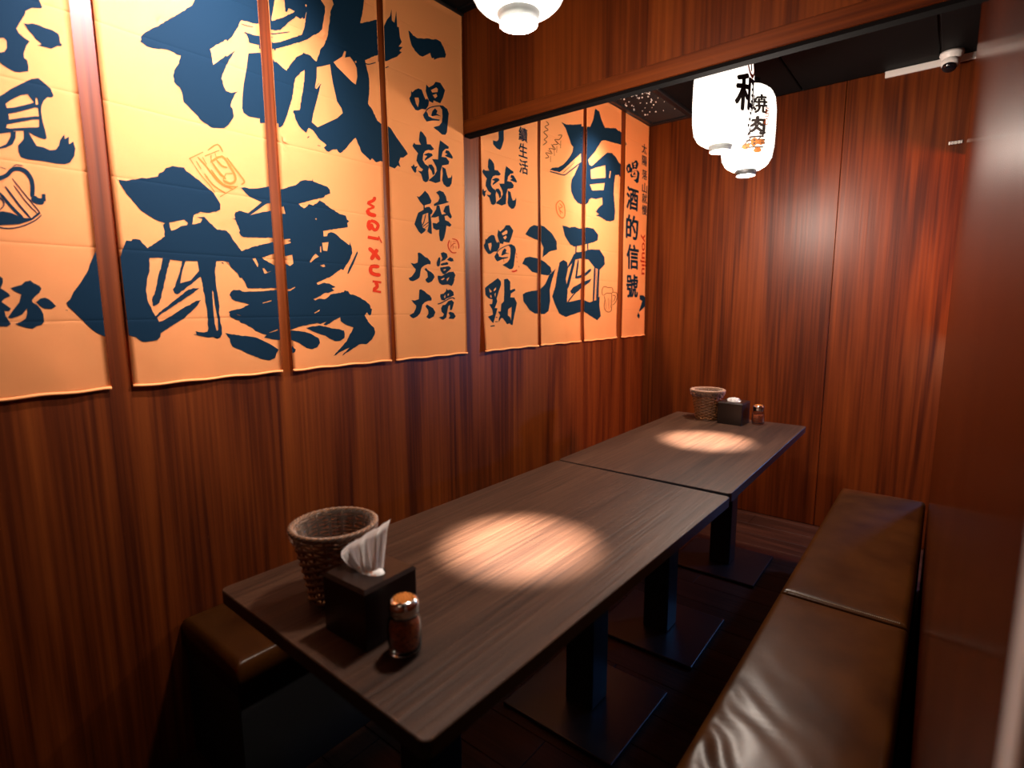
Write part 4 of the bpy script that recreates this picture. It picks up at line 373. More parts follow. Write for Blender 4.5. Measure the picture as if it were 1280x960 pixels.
["printed_beer_mug","brown",[7],[[[29063,13525,29040,13562,28971,13544,29026,13514],[]],[[29040,13562,28989,13609,28916,13596,28971,13544],[]],[[28989,13609,28958,13668,28881,13662,28916,13596],[]],[[28958,13668,28954,13749,28876,13750,28881,13662],[]],[[28954,13749,28969,13845,28892,13850,28876,13750],[]],[[28969,13845,29006,13924,28933,13936,28892,13850],[]],[[29006,13924,29067,13977,29006,13999,28933,13936],[]],[[29067,13977,29149,14015,29106,14046,29006,13999],[]],[[29149,14015,29241,14035,29232,14073,29106,14046],[]],[[29241,14035,29358,14029,29377,14067,29232,14073],[]],[[29358,14029,29504,14005,29530,14042,29377,14067],[]],[[29504,14005,29662,13985,29673,14024,29530,14042],[]],[[29662,13985,29825,13989,29820,14028,29673,14024],[]],[[29825,13989,29980,13999,29978,14038,29820,14028],[]],[[29980,13999,30092,13996,30118,14034,29978,14038],[]],[[30092,13996,30160,13975,30219,14003,30118,14034],[]],[[30160,13975,30205,13941,30281,13957,30219,14003],[]],[[30205,13941,30228,13894,30309,13901,30281,13957],[]],[[30228,13894,30240,13827,30322,13827,30309,13901],[]],[[30240,13827,30226,13751,30305,13739,30322,13827],[]],[[30226,13751,30162,13701,30203,13668,30305,13739],[]],[[30162,13701,29982,13686,29986,13647,30203,13668],[]],[[29982,13686,29720,13689,29722,13650,29986,13647],[]],[[29720,13689,29485,13678,29506,13640,29722,13650],[]],[[29485,13678,29316,13632,29362,13601,29506,13640],[]],[[29316,13632,29190,13574,29244,13547,29362,13601],[]],[[29190,13574,29120,13528,29150,13513,29244,13547],[]],[[29176,13489,29191,13432,29267,13443,29218,13495],[]],[[29191,13432,29234,13353,29312,13360,29267,13443],[]],[[29234,13353,29257,13256,29337,13255,29312,13360],[]],[[29257,13256,29233,13126,29312,13121,29337,13255],[]],[[29233,13126,29189,12974,29268,12969,29312,13121],[]],[[29189,12974,29182,12838,29261,12841,29268,12969],[]],[[29182,12838,29243,12733,29316,12746,29261,12841],[]],[[29243,12733,29341,12649,29407,12670,29316,12746],[]],[[29341,12649,29447,12585,29504,12612,29407,12670],[]],[[29447,12585,29553,12542,29593,12575,29504,12612],[]],[[29553,12542,29670,12519,29685,12557,29593,12575],[]],[[29670,12519,29790,12515,29787,12554,29685,12557],[]],[[29790,12515,29929,12517,29913,12556,29787,12554],[]],[[29929,12517,30086,12539,30035,12571,29913,12556],[]],[[30086,12539,30203,12615,30124,12629,30035,12571],[]],[[30203,12615,30247,12760,30165,12764,30124,12629],[]],[[30247,12760,30253,12948,30170,12949,30165,12764],[]],[[30253,12948,30247,13139,30164,13139,30170,12949],[]],[[30247,13139,30234,13340,30151,13339,30164,13139],[]],[[30234,13340,30209,13543,30127,13541,30151,13339],[]],[[30209,13543,30173,13685,30128,13683,30127,13541],[]],[[30212,13720,30369,13711,30372,13750,30212,13741],[]],[[30369,13711,30582,13708,30600,13746,30372,13750],[]],[[30582,13708,30731,13679,30791,13708,30600,13746],[]],[[30731,13679,30793,13607,30876,13616,30791,13708],[]],[[30793,13607,30813,13500,30898,13500,30876,13616],[]],[[30813,13500,30798,13391,30882,13384,30898,13500],[]],[[30798,13391,30742,13284,30823,13271,30882,13384],[]],[[30742,13284,30650,13176,30727,13160,30823,13271],[]],[[30650,13176,30557,13090,30630,13069,30727,13160],[]],[[30557,13090,30469,13033,30532,13006,30630,13069],[]],[[30469,13033,30379,12997,30434,12966,30532,13006],[]],[[30379,12997,30326,12965,30356,12948,30434,12966],[]],[[29367,13255,29449,12718,29493,12719,29410,13257],[]],[[29670,13377,29822,12715,29866,12717,29714,13379],[]],[[29954,13319,30039,12774,30085,12775,29999,13321],[]],[[30246,13554,30364,13532,30385,13570,30256,13575],[]],[[30364,13532,30521,13511,30564,13546,30385,13570],[]],[[30521,13511,30599,13474,30682,13481,30564,13546],[]],[[30599,13474,30557,13377,30638,13365,30682,13481],[]],[[30557,13377,30445,13244,30522,13229,30638,13365],[]],[[30445,13244,30376,13144,30418,13135,30522,13229],[]]]],
["printed_grapes","brown",[6],[[[23105,21893,23175,21863,23221,21900,23130,21913],[]],[[23175,21863,23278,21832,23332,21867,23221,21900],[]],[[23278,21832,23318,21805,23383,21811,23332,21867],[]],[[23318,21805,23246,21764,23276,21739,23383,21811],[]],[[23246,21764,23095,21698,23125,21673,23276,21739],[]],[[23095,21698,22994,21623,23060,21636,23125,21673],[]],[[22994,21623,23076,21580,23121,21617,23060,21636],[]],[[23076,21580,23215,21558,23260,21596,23121,21617],[]],[[23215,21558,23272,21541,23338,21548,23260,21596],[]],[[23272,21541,23191,21500,23217,21473,23338,21548],[]],[[23191,21500,23017,21432,23045,21405,23217,21473],[]],[[23017,21432,22903,21351,22969,21363,23045,21405],[]],[[22903,21351,22991,21296,23039,21332,22969,21363],[]],[[22991,21296,23147,21258,23195,21295,23039,21332],[]],[[23147,21258,23227,21220,23294,21239,23195,21295],[]],[[23227,21220,23170,21166,23217,21150,23294,21239],[]],[[23170,21166,23039,21086,23082,21068,23217,21150],[]],[[23039,21086,22951,21010,23017,21020,23082,21068],[]],[[22951,21010,23025,20974,23062,21012,23017,21020],[]],[[23025,20974,23141,20969,23179,21008,23062,21012],[]],[[23141,20969,23183,20960,23249,20969,23179,21008],[]],[[23183,20960,23114,20903,23160,20886,23249,20969],[]],[[23114,20903,22977,20817,23017,20796,23160,20886],[]],[[22977,20817,22883,20749,22904,20737,23017,20796],[]],[[24171,21477,24283,21502,24275,21537,24165,21496],[]],[[24283,21502,24427,21542,24431,21581,24275,21537],[]],[[24427,21542,24480,21551,24548,21579,24431,21581],[]],[[24480,21551,24449,21496,24514,21495,24548,21579],[]],[[24449,21496,24355,21393,24412,21383,24514,21495],[]],[[24355,21393,24252,21313,24285,21287,24412,21383],[]],[[24252,21313,24125,21279,24122,21241,24285,21287],[]],[[24125,21279,23964,21259,23961,21221,24122,21241],[]],[[23964,21259,23844,21207,23913,21220,23961,21221],[]],[[23844,21207,23928,21153,23981,21189,23913,21220],[]],[[23928,21153,24079,21104,24134,21139,23981,21189],[]],[[24079,21104,24140,21070,24205,21070,24134,21139],[]],[[24140,21070,24033,21035,24044,21001,24205,21070],[]],[[24033,21035,23815,20982,23825,20948,24044,21001],[]],[[23815,20982,23656,20913,23721,20914,23825,20948],[]],[[23656,20913,23734,20845,23787,20879,23721,20914],[]],[[23734,20845,23892,20793,23945,20828,23787,20879],[]],[[23892,20793,23957,20777,24003,20758,23945,20828],[]],[[23957,20777,23826,20763,23812,20724,24003,20758],[]],[[23826,20763,23569,20748,23557,20709,23812,20724],[]],[[23569,20748,23378,20704,23433,20694,23557,20709],[]],[[23378,20704,23440,20622,23497,20654,23433,20694],[]],[[23440,20622,23599,20546,23657,20578,23497,20654],[]],[[23599,20546,23664,20506,23720,20495,23657,20578],[]],[[23664,20506,23539,20491,23527,20452,23720,20495],[]],[[23539,20491,23288,20478,23274,20439,23527,20452],[]],[[23288,20478,23105,20446,23147,20426,23274,20439],[]],[[23105,20446,23153,20375,23206,20409,23147,20426],[]],[[23153,20375,23301,20321,23353,20355,23206,20409],[]],[[23301,20321,23374,20281,23442,20295,23353,20355],[]],[[23374,20281,23320,20257,23343,20227,23442,20295],[]],[[23320,20257,23182,20217,23193,20183,23343,20227],[]],[[23182,20217,23078,20181,23083,20162,23193,20183],[]],[[23962,21173,24357,21050,24385,21071,23989,21194],[]],[[23576,20936,23867,20687,23901,20704,23610,20953],[]],[[23302,20566,23586,20522,23607,20543,23322,20587],[]],[[24398,21276,24403,20909,24442,20917,24437,21285],[]],[[24057,20941,24060,20628,24099,20635,24095,20949],[]],[[23816,20733,23867,20431,23905,20440,23854,20742],[]],[[23531,20364,23533,20080,23571,20087,23569,20372],[]]]],
["printed_seal","orange",[6],[[[24388,18353,24266,18296,24329,18266,24422,18336],[]],[[24266,18296,24114,18200,24190,18179,24329,18266],[]],[[24114,18200,24012,18081,24104,18081,24190,18179],[]],[[24012,18081,24001,17937,24096,17953,24104,18081],[]],[[24001,17937,24042,17780,24135,17803,24096,17953],[]],[[24042,17780,24118,17647,24206,17678,24135,17803],[]],[[24118,17647,24241,17550,24318,17590,24206,17678],[]],[[24241,17550,24400,17478,24464,17525,24318,17590],[]],[[24400,17478,24553,17440,24584,17494,24464,17525],[]],[[24553,17440,24696,17464,24654,17507,24584,17494],[]],[[24696,17464,24798,17524,24730,17554,24654,17507],[]],[[24798,17524,24844,17572,24805,17588,24730,17554],[]],[[24387,18332,24473,18285,24540,18332,24423,18358],[]],[[24473,18285,24611,18232,24687,18276,24540,18332],[]],[[24611,18232,24719,18160,24809,18194,24687,18276],[]],[[24719,18160,24776,18052,24874,18075,24809,18194],[]],[[24776,18052,24808,17918,24907,17936,24874,18075],[]],[[24808,17918,24823,17800,24923,17813,24907,17936],[]],[[24823,17800,24817,17708,24916,17715,24923,17813],[]],[[24817,17708,24794,17632,24892,17634,24916,17715],[]],[[24794,17632,24798,17580,24851,17580,24892,17634],[]],[[24338,18163,24409,18120,24477,18166,24375,18188],[]],[[24409,18120,24520,18075,24597,18117,24477,18166],[]],[[24520,18075,24564,18045,24660,18049,24597,18117],[]],[[24564,18045,24504,18019,24551,17979,24660,18049],[]],[[24504,18019,24356,17969,24407,17931,24551,17979],[]],[[24356,17969,24261,17891,24358,17906,24407,17931],[]],[[24261,17891,24355,17815,24430,17858,24358,17906],[]],[[24355,17815,24515,17749,24584,17795,24430,17858],[]],[[24515,17749,24649,17713,24686,17739,24584,17795],[]],[[24232,18047,24438,17639,24490,17653,24283,18061],[]]]],
["printed_character","ink",[8],[[[31603,21273,31680,21355,31702,21483,31744,21452,31883,21548,32036,21616,32188,21616,32303,21456,32362,21401,32427,21449,32518,21400,32481,21273,32350,21144,32163,21123,31977,21043,31856,21035,31713,21131,31643,21199],[[31842,21340,32024,21380,32050,21301,31981,21128,31895,21202]]],[[32412,21802,32535,21753,32762,21873,32862,21973,33090,21999,33315,21850,33206,21634,33067,21455,32872,21458,32743,21465,32708,21389,32518,21400,32430,21518,32373,21624],[[32627,21706,32888,21833,32968,21807,32948,21725,32688,21651],[32701,21594,32881,21667,32927,21608,32810,21531]]],[[32358,21106,32403,21132,32367,21144,32338,21112],[]],[[32403,21132,32456,21172,32425,21186,32367,21144],[]],[[32456,21172,32521,21209,32498,21229,32425,21186],[]],[[32521,21209,32603,21243,32588,21266,32498,21229],[]],[[32603,21243,32701,21277,32691,21301,32588,21266],[]],[[32701,21277,32805,21309,32797,21335,32691,21301],[]],[[32805,21309,32922,21341,32918,21368,32797,21335],[]],[[32922,21341,33045,21372,33042,21399,32918,21368],[]],[[33045,21372,33132,21400,33130,21415,33042,21399],[]],[[32999,21389,33198,21421,33396,21374,33477,21266,33437,21115,33396,20929,33354,20742,33266,20655,33098,20634,32903,20696,32790,20719,32679,20751,32975,20850,33112,20964,33152,21131,33143,21305],[]],[[32348,21118,32439,21059,32468,20996,32657,20981,33015,21016,32981,20978,32655,20920,32366,20839,32261,20904,32202,20978],[]],[[32596,21039,32666,21173,32799,21269,32910,21223,32858,21142,33086,21117,32856,21098,32660,21034],[]]]],
["printed_question_mark","ink",[8],[[[33975,13600,34508,13591,34881,13416,35028,13141,34739,12827,34043,12504,33952,12560,34195,12907,34353,13217,33992,13331],[]],[[33869,12483,34113,12247,34019,12039,33711,12215],[]]]]]
FONT_INK = [["續", "ink", 5, 2.1288, 2.0864, 0.0646, 0.0603, 0], ["生", "ink", 5, 2.1285, 2.0151, 0.0649, 0.0608, 0], ["活", "ink", 5, 2.1313, 1.9421, 0.0652, 0.0614, 0], ["酒", "ink", 8, 3.2602, 1.9589, 0.1547, 0.1304, 0], ["的", "ink", 8, 3.2701, 1.7859, 0.1621, 0.1426, 0], ["信", "ink", 8, 3.2863, 1.6025, 0.1645, 0.1506, 0], ["號", "ink", 8, 3.2853, 1.4171, 0.1599, 0.143, 0], ["太", "ink", 8, 3.4107, 2.2914, 0.0699, 0.0581, 0], ["陽", "ink", 8, 3.4156, 2.2185, 0.0702, 0.0585, 0], ["落", "ink", 8, 3.4212, 2.1327, 0.0707, 0.0591, 0], ["山", "ink", 8, 3.4266, 2.0512, 0.0711, 0.0596, 0], ["就", "ink", 8, 3.4309, 1.9864, 0.0714, 0.06, 0], ["慢", "ink", 8, 3.4357, 1.9136, 0.0717, 0.0605, 0], ["youjiu", "red", 8, 3.4364, 1.6274, 0.0786, 0.2589, 1]]

for name, col, bans, polys in INK:
    for b in bans:
        bm = nb()
        for outer, holes in polys:
            pr = lambda q: [(q[i] / 1e4, q[i + 1] / 1e4) for i in range(0, len(q), 2)]
            o_ = pr(outer)
            if max(p[0] for p in o_) < BAN[b][0] or min(p[0] for p in o_) > BAN[b][1]: continue
            big = max(p[0] for p in o_) - min(p[0] for p in o_) > .12 and len(o_) > 8
            loops = [rough_loop(o_, .0022, .006) if big else o_] + [pr(h) for h in holes]
            vs = [Vector((0, y, z)) for lp in loops for y, z in lp]
            tris = geometry.tessellate_polygon([[Vector((y, z, 0)) for y, z in lp] for lp in loops])
            bv = [bm.verts.new(v) for v in vs]
            for t3 in tris:
                try: bm.faces.new([bv[i] for i in t3])
                except ValueError: pass
        add_print(bm, b, name, col)
def text_bm(ch, bold=0.0):
    cu = bpy.data.curves.new('t', 'FONT'); cu.body = ch; cu.size = 1; cu.resolution_u = 3; cu.fill_mode = 'FRONT'
    o = bpy.data.objects.new('t', cu); COL.objects.link(o); bpy.context.view_layer.update()
    dg = bpy.context.evaluated_depsgraph_get(); me = bpy.data.meshes.new_from_object(o.evaluated_get(dg))
    bm = nb(); bm.from_mesh(me); bpy.data.meshes.remove(me); bpy.data.objects.remove(o)
    xs_ = [v.co.x for v in bm.verts]; ys_ = [v.co.y for v in bm.verts]
    x0, x1, y0, y1 = min(xs_), max(xs_), min(ys_), max(ys_)
    if bold:                                                   # thicken the strokes with shifted copies
        src = bm.faces[:]
        for k in range(6):
            dx, dy = bold * math.cos(k * 1.047), bold * .8 * math.sin(k * 1.047)
            g = bmesh.ops.duplicate(bm, geom=src)['geom']
            for v in g:
                if isinstance(v, bmesh.types.BMVert): v.co.x += dx; v.co.y += dy
    for v in bm.verts: v.co = Vector(((v.co.x - x0) / (x1 - x0) - .5, (v.co.y - y0) / (y1 - y0) - .5, 0))
    return bm
for ch, col, b, yc, zc, wy, hz, rot in FONT_INK:
    bm = text_bm(ch, (.034 if zc > 0 and hz > .1 else .022) if rot == 0 else .012)
    for v in bm.verts:
        u, q = v.co.x, v.co.y
        v.co = Vector((0, yc + q * wy, zc - u * hz)) if rot else Vector((0, yc + u * wy, zc + q * hz))
    add_print(bm, b, 'printed_letters' if rot else 'printed_character', col)

# ---------------------------------------------------------------- paper lanterns
def lantern_mat(name, k):
    return mat(name, (0.85, 0.83, 0.80), 0.6, emit=(1.0, 0.90, 0.78), estr=k)
prof0 = [(.044, 0), (.064, .006), (.088, .022), (.102, .048), (.109, .092), (.111, .165), (.1095, .245), (.103, .292), (.089, .322), (.064, .343), (.044, .352)]
def prad(z):
    for (r0, z0), (r1, z1) in zip(prof0, prof0[1:]):
        if z <= z1: return r0 + (r1 - r0) * (z - z0) / (z1 - z0)
    return .044
def lantern(x, y, zb, glow, bulb, down, label, ringmat, prints=()):
    rt = tag(empty('paper_lantern', (x, y, zb)), label, 'lantern', 'white paper lanterns over the tables')
    pr = []; n = 66
    for i in range(n + 1):
        z = .352 * i / n; pr.append((prad(z) + (.0012 if i % 2 else -.0008), z + .021))
    link('paper_shade', lathe(nb(), pr, 48), lantern_mat('lit_paper', glow), rt, True)
    link('bottom_ring', lathe(nb(), [(.0375, 0), (.0405, 0), (.0415, .012), (.0475, .024), (.0445, .026), (.038, .014)], 40, close=True), ringmat, rt, True)
    link('bulb_glass', lathe(nb(), [(.0, .016), (.020, .0155), (.0365, .018), (.0, .0215)], 32), mat('lit_bulb', (.9, .9, .9), .3, emit=(1, .93, .82), estr=glow * 2), rt, True)
    link('top_ring', lathe(nb(), [(.0, .407), (.030, .404), (.040, .398), (.043, .382), (.0475, .370), (.040, .368), (.0, .376)], 40), M['cord'], rt, True)
    link('cord', tube(nb(), [(0, 0, .40), (.001, 0, (ZC - zb) * .7 + .1), (0, 0, ZC - zb - .012)], .003, 6), M['cord'], rt, True)
    link('ceiling_rose', lathe(nb(), [(0, ZC - zb - .001), (.036, ZC - zb - .001), (.036, ZC - zb - .012), (.014, ZC - zb - .024), (0, ZC - zb - .026)], 24), M['cord'], rt, True)
    light('bulb_light', 'POINT', (0, 0, -.03), bulb, (1, .86, .74), shadow_soft_size=.045).parent = rt
    if down:
        s = light('bulb_downlight', 'SPOT', (x, y, zb - .004), down, (1, .85, .72), spot_size=math.radians(22), spot_blend=1.0, shadow_soft_size=.02)
        s.parent = rt; s.location = (0, 0, -.004)
    for nm, bm, m, ang, zc, ww, hh in prints:
        for v in bm.verts:
            z = zc + v.co.y * hh; r = prad(max(0, z - .021)) + .0022; a = ang + v.co.x * ww / .111
            v.co = Vector((r * math.cos(a), r * math.sin(a), z))
        link(nm, bm, m, rt, False)
    return rt
M['ringw'] = mat('pale_ring', (0.45, 0.50, 0.50), 0.4)
LX = -.767
# ink on lantern B faces the camera, turned a little right
aB = math.atan2(0 - 2.63, 0 - LX)                      # direction from the lantern to the camera
aA = math.atan2(0 - 2.28, 0 - LX)
lk = mat('lantern_ink', (.02, .012, .010), .8); lo = mat('lantern_orange', (.55, .10, .015), .8); ly = mat('lantern_tan', (.42, .13, .025), .8); lg = mat('lantern_grey', (.06, .04, .035), .8)
def polybm(polys):
    bm = nb()
    for p in polys:
        vs = [bm.verts.new((x, y, 0)) for x, y in p]; bm.faces.new(vs)
    bmesh.ops.triangulate(bm, faces=bm.faces[:]); return bm
def cut_x(bm, n=6):
    for i in range(1, n): bmesh.ops.bisect_plane(bm, geom=bm.verts[:] + bm.edges[:] + bm.faces[:], plane_co=(-.5 + i / n, 0, 0), plane_no=(1, 0, 0))
    return bm
def blob(cx, cy, rx, ry, n=12, s=0): return [(cx + rx * (1 + .12 * math.sin(3 * a * 6.283 / n + s)) * math.cos(a * 6.283 / n), cy + ry * math.sin(a * 6.283 / n)) for a in range(n)]
def bar(x0, y0, x1, y1, w_):
    dx, dy = x1 - x0, y1 - y0; L = math.hypot(dx, dy); nx, ny = -dy / L * w_, dx / L * w_
    return [(x0 + nx, y0 + ny), (x0 - nx, y0 - ny), (x1 - nx, y1 - ny), (x1 + nx, y1 + ny)]
oval = lambda n=20, r=.5, q=.36: [[(r * math.cos(a), r * math.sin(a)), (r * math.cos(b_), r * math.sin(b_)), (q * math.cos(b_), q * math.sin(b_)), (q * math.cos(a), q * math.sin(a))] for a, b_ in ((6.2832 * i / n, 6.2832 * (i + 1) / n) for i in range(n))]
printsB = [('printed_character', cut_x(text_bm('焼', .035)), lk, aB + .33, .021 + .245, .076, .074),
           ('printed_character', cut_x(text_bm('肉', .05)), lk, aB + .30, .021 + .158, .068, .070),
           ('printed_grill', cut_x(polybm([bar(-.5, -.25, -.1, .45, .03), bar(-.2, .45, .42, .48, .06), bar(-.3, .22, .5, .27, .06), bar(-.4, .0, .5, .05, .06), bar(-.3, -.2, .45, -.2, .05), bar(.2, .3, .5, .75, .03)])), lg, aB + .22, .021 + .085, .10, .062),
           ('printed_food', cut_x(polybm([blob(-.28, -.12, .16, .20), blob(.05, .12, .15, .28, s=1), blob(.34, .12, .15, .20, s=2), blob(.22, -.38, .18, .18, s=3)])), ly, aB + .20, .021 + .085, .10, .062),
           ('printed_letters', cut_x(text_bm('BBQ', 0), 3), lo, aB + .66, .021 + .195, .075, .022)]
for v in printsB[4][1].verts: v.co = Vector((v.co.y * .3, -v.co.x * 3.2, 0))
printsA = [('printed_character', cut_x(text_bm('和', .04)), lk, aA + .88, .021 + .165, .10, .125),
           ('printed_oval', polybm(oval()), lo, aA + 1.12, .021 + .270, .06, .10),
           ('printed_oval_mark', polybm([bar(-.1, -.35, .1, .35, .09), bar(-.25, .1, .25, .1, .06)]), lo, aA + 1.12, .021 + .270, .06, .08),
           ('printed_letters', polybm([blob(0, .45 - i * .13, .3, .035, s=i) for i in range(8)]), lk, aA + 1.18, .021 + .13, .03, .16)]
GA, GB = 1.7, 1.7
lantern(LX, .985, 1.881, GA, 42, 1600, 'white paper lantern nearest the camera, its glowing open base cut by the top picture edge', M['ringw'])
def added_spotlight(x, y, aim_y, aim_z, power, cone, label):  # added fixture, out of view, makes the bright patches on the banners
    ws = tag(empty('added_spotlight', (x, y, ZC)), label, 'spotlight', 'added unseen spotlights washing the banners')
    link('mount', lathe(nb(), [(0, -.001), (.04, -.001), (.04, -.018), (.009, -.020), (.009, -.05), (0, -.05)], 24), M['steel'], ws, True)
    aim = (Vector((XL, aim_y, aim_z)) - Vector((x, y, ZC - .07))).to_track_quat('-Z', 'Y')
    hh_ = link('head', lathe(nb(), [(0, .05), (.03, .045), (.034, -.04), (.030, -.04), (.027, -.03), (0, -.028)], 28), M['steel'], ws, True, loc=(0, 0, -.07))
    hh_.rotation_mode = 'QUATERNION'; hh_.rotation_quaternion = aim
    sl = light('added_spot_lamp', 'SPOT', (0, 0, 0), power, (1, .90, 1.0), spot_size=math.radians(cone), spot_blend=1.0, shadow_soft_size=.03); sl.parent = ws
    sl.rotation_mode = 'QUATERNION'; sl.rotation_quaternion = aim; sl.location = Vector((0, 0, -.07)) + aim @ Vector((0, 0, -.045))
added_spotlight(-.95, .62, .64, 1.92, 230, 84, 'added unseen black spotlight above the near table, aimed at the giant characters')
added_spotlight(-1.15, 2.62, 2.78, 1.90, 95, 62, 'added unseen black spotlight behind the dropped panel, aimed at the far banners')
lantern(LX, 2.28, 1.891, GA, 14, 1500, 'white paper lantern with pale base ring, front one of the far pair', M['ringw'], printsA)
lantern(LX, 2.63, 1.861, GB, 62, 0, 'white paper lantern with black base ring and a grilled food picture', M['cord'], printsB)

# ---------------------------------------------------------------- tables
def table(x0, x1, y0, y1, bases, label, rz=0):
    cx, cy = (x0 + x1) / 2, (y0 + y1) / 2
    rt = tag(empty('table', (cx, cy, 0), rz), label, 'table', 'dark wooden pedestal tables')
    hx, hy = (x1 - x0) / 2, (y1 - y0) / 2
    bm = nb(); box(bm, -hx, hx, -hy, hy, .692, .72)
    es = [e for e in bm.edges if abs(e.verts[0].co.z - e.verts[1].co.z) > .01]
    bmesh.ops.bevel(bm, geom=es, offset=.014, segments=4, profile=.5, affect='EDGES')
    es = [e for e in bm.edges if min(v.co.z for v in e.verts) > .719]
    bmesh.ops.bevel(bm, geom=es, offset=.0015, segments=1, affect='EDGES')
    bmesh.ops.recalc_face_normals(bm, faces=bm.faces)
    for f in bm.faces: f.material_index = 0 if f.normal.z > .5 else 1
    link('table_top', bm, [M['table'], M['edge']], rt)
    for by, bxo in bases:
        p = link('pedestal', box(nb(), -.05, .05, -.05, .05, .014, .678, .006, 2), M['steel'], rt, loc=(bxo - cx, by - cy, 0))
        link('foot_plate', box(nb(), -.20, .20, -.19, .19, 0, .014, .004, 2), M['steel'], rt, loc=(bxo - cx, by - cy, 0))
        link('top_bracket', box(nb(), -.13, .13, -.13, .13, .678, .692, .002, 1), M['steel'], rt, loc=(bxo - cx, by - cy, 0))
    return rt
table(-1.113, -.481, .432, 1.638, ((.74, -.83), (1.42, -.84)), 'dark wooden table nearest the camera, holding the large tissue box and wicker basket in front', math.radians(-1.0))
table(-1.112, -.484, 1.655, 2.835, ((1.965, -.82), (2.70, -.80)), 'dark wooden table at the far end against the back wall, joined to the nearer one', math.radians(.6))

# ---------------------------------------------------------------- benches
def cushion(name, x0, x1, y0, y1, z0, z1, parent, front, wr=0.0):
    nx, ny, r = 44, 110, .020; bm = nb(); V = []
    def px_(i, n, a, b_):
        t = i / n; t = t + .055 * math.sin(2 * math.pi * t) * -1
        return a + (b_ - a) * t
    for j in range(ny + 1):
        row = []
        for i in range(nx + 1):
            x, y = px_(i, nx, x0, x1), px_(j, ny, y0, y1)
            d = min(x - x0, x1 - x, y - y0, y1 - y)
            z = z1 - (r - math.sqrt(max(0, r * r - (r - min(d, r)) ** 2)))
            pil = min(1, d / .09); z += .006 * (pil * (2 - pil)) - .006
            if d > .004:
                s = noise.noise(Vector((x * 5, y * 3, 2.2)))
                z += .0022 * s * pil
                if wr:
                    c = math.exp(-((y - (y0 + .47)) / .24) ** 2) * math.exp(-((x - front) / .13) ** 2)
                    q = math.sin((y * 1.0 + abs(x - front) * .9) * 62 + 5.0 * noise.noise(Vector((x * 9, y * 7, .3))))
                    z += wr * c * (q * .5 + q * abs(q) * .5) * min(1, d / .03)
            row.append(bm.verts.new((x, y, z)))
        V.append(row)
    for j in range(ny):
        for i in range(nx): bm.faces.new([V[j][i], V[j][i + 1], V[j + 1][i + 1], V[j + 1][i]])
    rim = V[0] + [V[j][nx] for j in range(1, ny + 1)] + V[ny][::-1][1:] + [V[j][0] for j in range(ny - 1, 0, -1)]
    low = [bm.verts.new((v.co.x, v.co.y, z0)) for v in rim]; n = len(rim)
    for i in range(n): bm.faces.new([rim[i], rim[(i + 1) % n], low[(i + 1) % n], low[i]])
    bm.faces.new(low[::-1])
    return link(name, bm, M['leather'], parent, True)
def bench(x0, x1, ys_, label, front, wr):
    rt = tag(empty('bench', (0, 0, 0)), label, 'bench', 'brown leather benches')
    ya, yb = ys_[0], ys_[-1]
    link('base', box(nb(), x0 + (.02 if front == x0 else 0), x1 - (.02 if front == x1 else 0), ya + .01, yb - .01, .0, .335, .003, 1), M['black'], rt)
    for a, b_ in zip(ys_, ys_[1:]):
        c = cushion('cushion', x0, x1, a + .002, b_ - .002, .335, .424, rt, front, wr if a == ya else 0)
    for yy in ys_[1:-1]:
        bm = nb(); n = 60
        for i in range(n):
            x = x0 + .02 + (x1 - x0 - .04) * i / n
            box(bm, x, x + .0028, yy + .0095, yy + .0113, .4185, .4205)
        tag(link('stitching', bm, M['thread'], rt), 'row of pale stitches', kind='stuff')
        link('piping', tube(nb(), [(x0 + .012 + (x1 - x0 - .02) * i / 20, yy, .4165 - (.006 if i in (0, 20) else 0)) for i in range(21)], .0052, 8), M['leather'], rt, True)
    return rt
br = bench(-.343, -.016, [.50, 1.738, 2.965], 'brown leather bench along the right partition', -.343, .0034)
bl = bench(XL + .004, -1.297, [.525, 1.745, 2.965], 'brown leather bench under the banners, mostly hidden by the tables', -1.297, 0)

# ---------------------------------------------------------------- things on the tables
wk = wood('wicker', [(0.3, (.07, .022, .006)), (.55, (.17, .062, .019)), (.8, (.27, .11, .036))], grain=(8, 8, 8), fine=(160, 160, 160), rough=.45, obj=True, rings=3)
def film():
    m = bpy.data.materials.new('clear_plastic_film'); m.use_nodes = True; t = m.node_tree; t.nodes.clear()
    o = t.nodes.new('ShaderNodeOutputMaterial'); mx = t.nodes.new('ShaderNodeMixShader'); tr = t.nodes.new('ShaderNodeBsdfTransparent'); g = t.nodes.new('ShaderNodeBsdfPrincipled')
    g.inputs['Base Color'].default_value = (.85, .62, .5, 1); g.inputs['Roughness'].default_value = .12
    fr = t.nodes.new('ShaderNodeFresnel'); fr.inputs[0].default_value = 1.6
    mt = t.nodes.new('ShaderNodeMath'); mt.operation = 'MULTIPLY_ADD'; mt.inputs[1].default_value = 1.1; mt.inputs[2].default_value = .015
    t.links.new(fr.outputs[0], mt.inputs[0]); t.links.new(mt.outputs[0], mx.inputs[0]); t.links.new(tr.outputs[0], mx.inputs[1]); t.links.new(g.outputs[0], mx.inputs[2]); t.links.new(mx.outputs[0], o.inputs[0])
    return m
FILM = film()
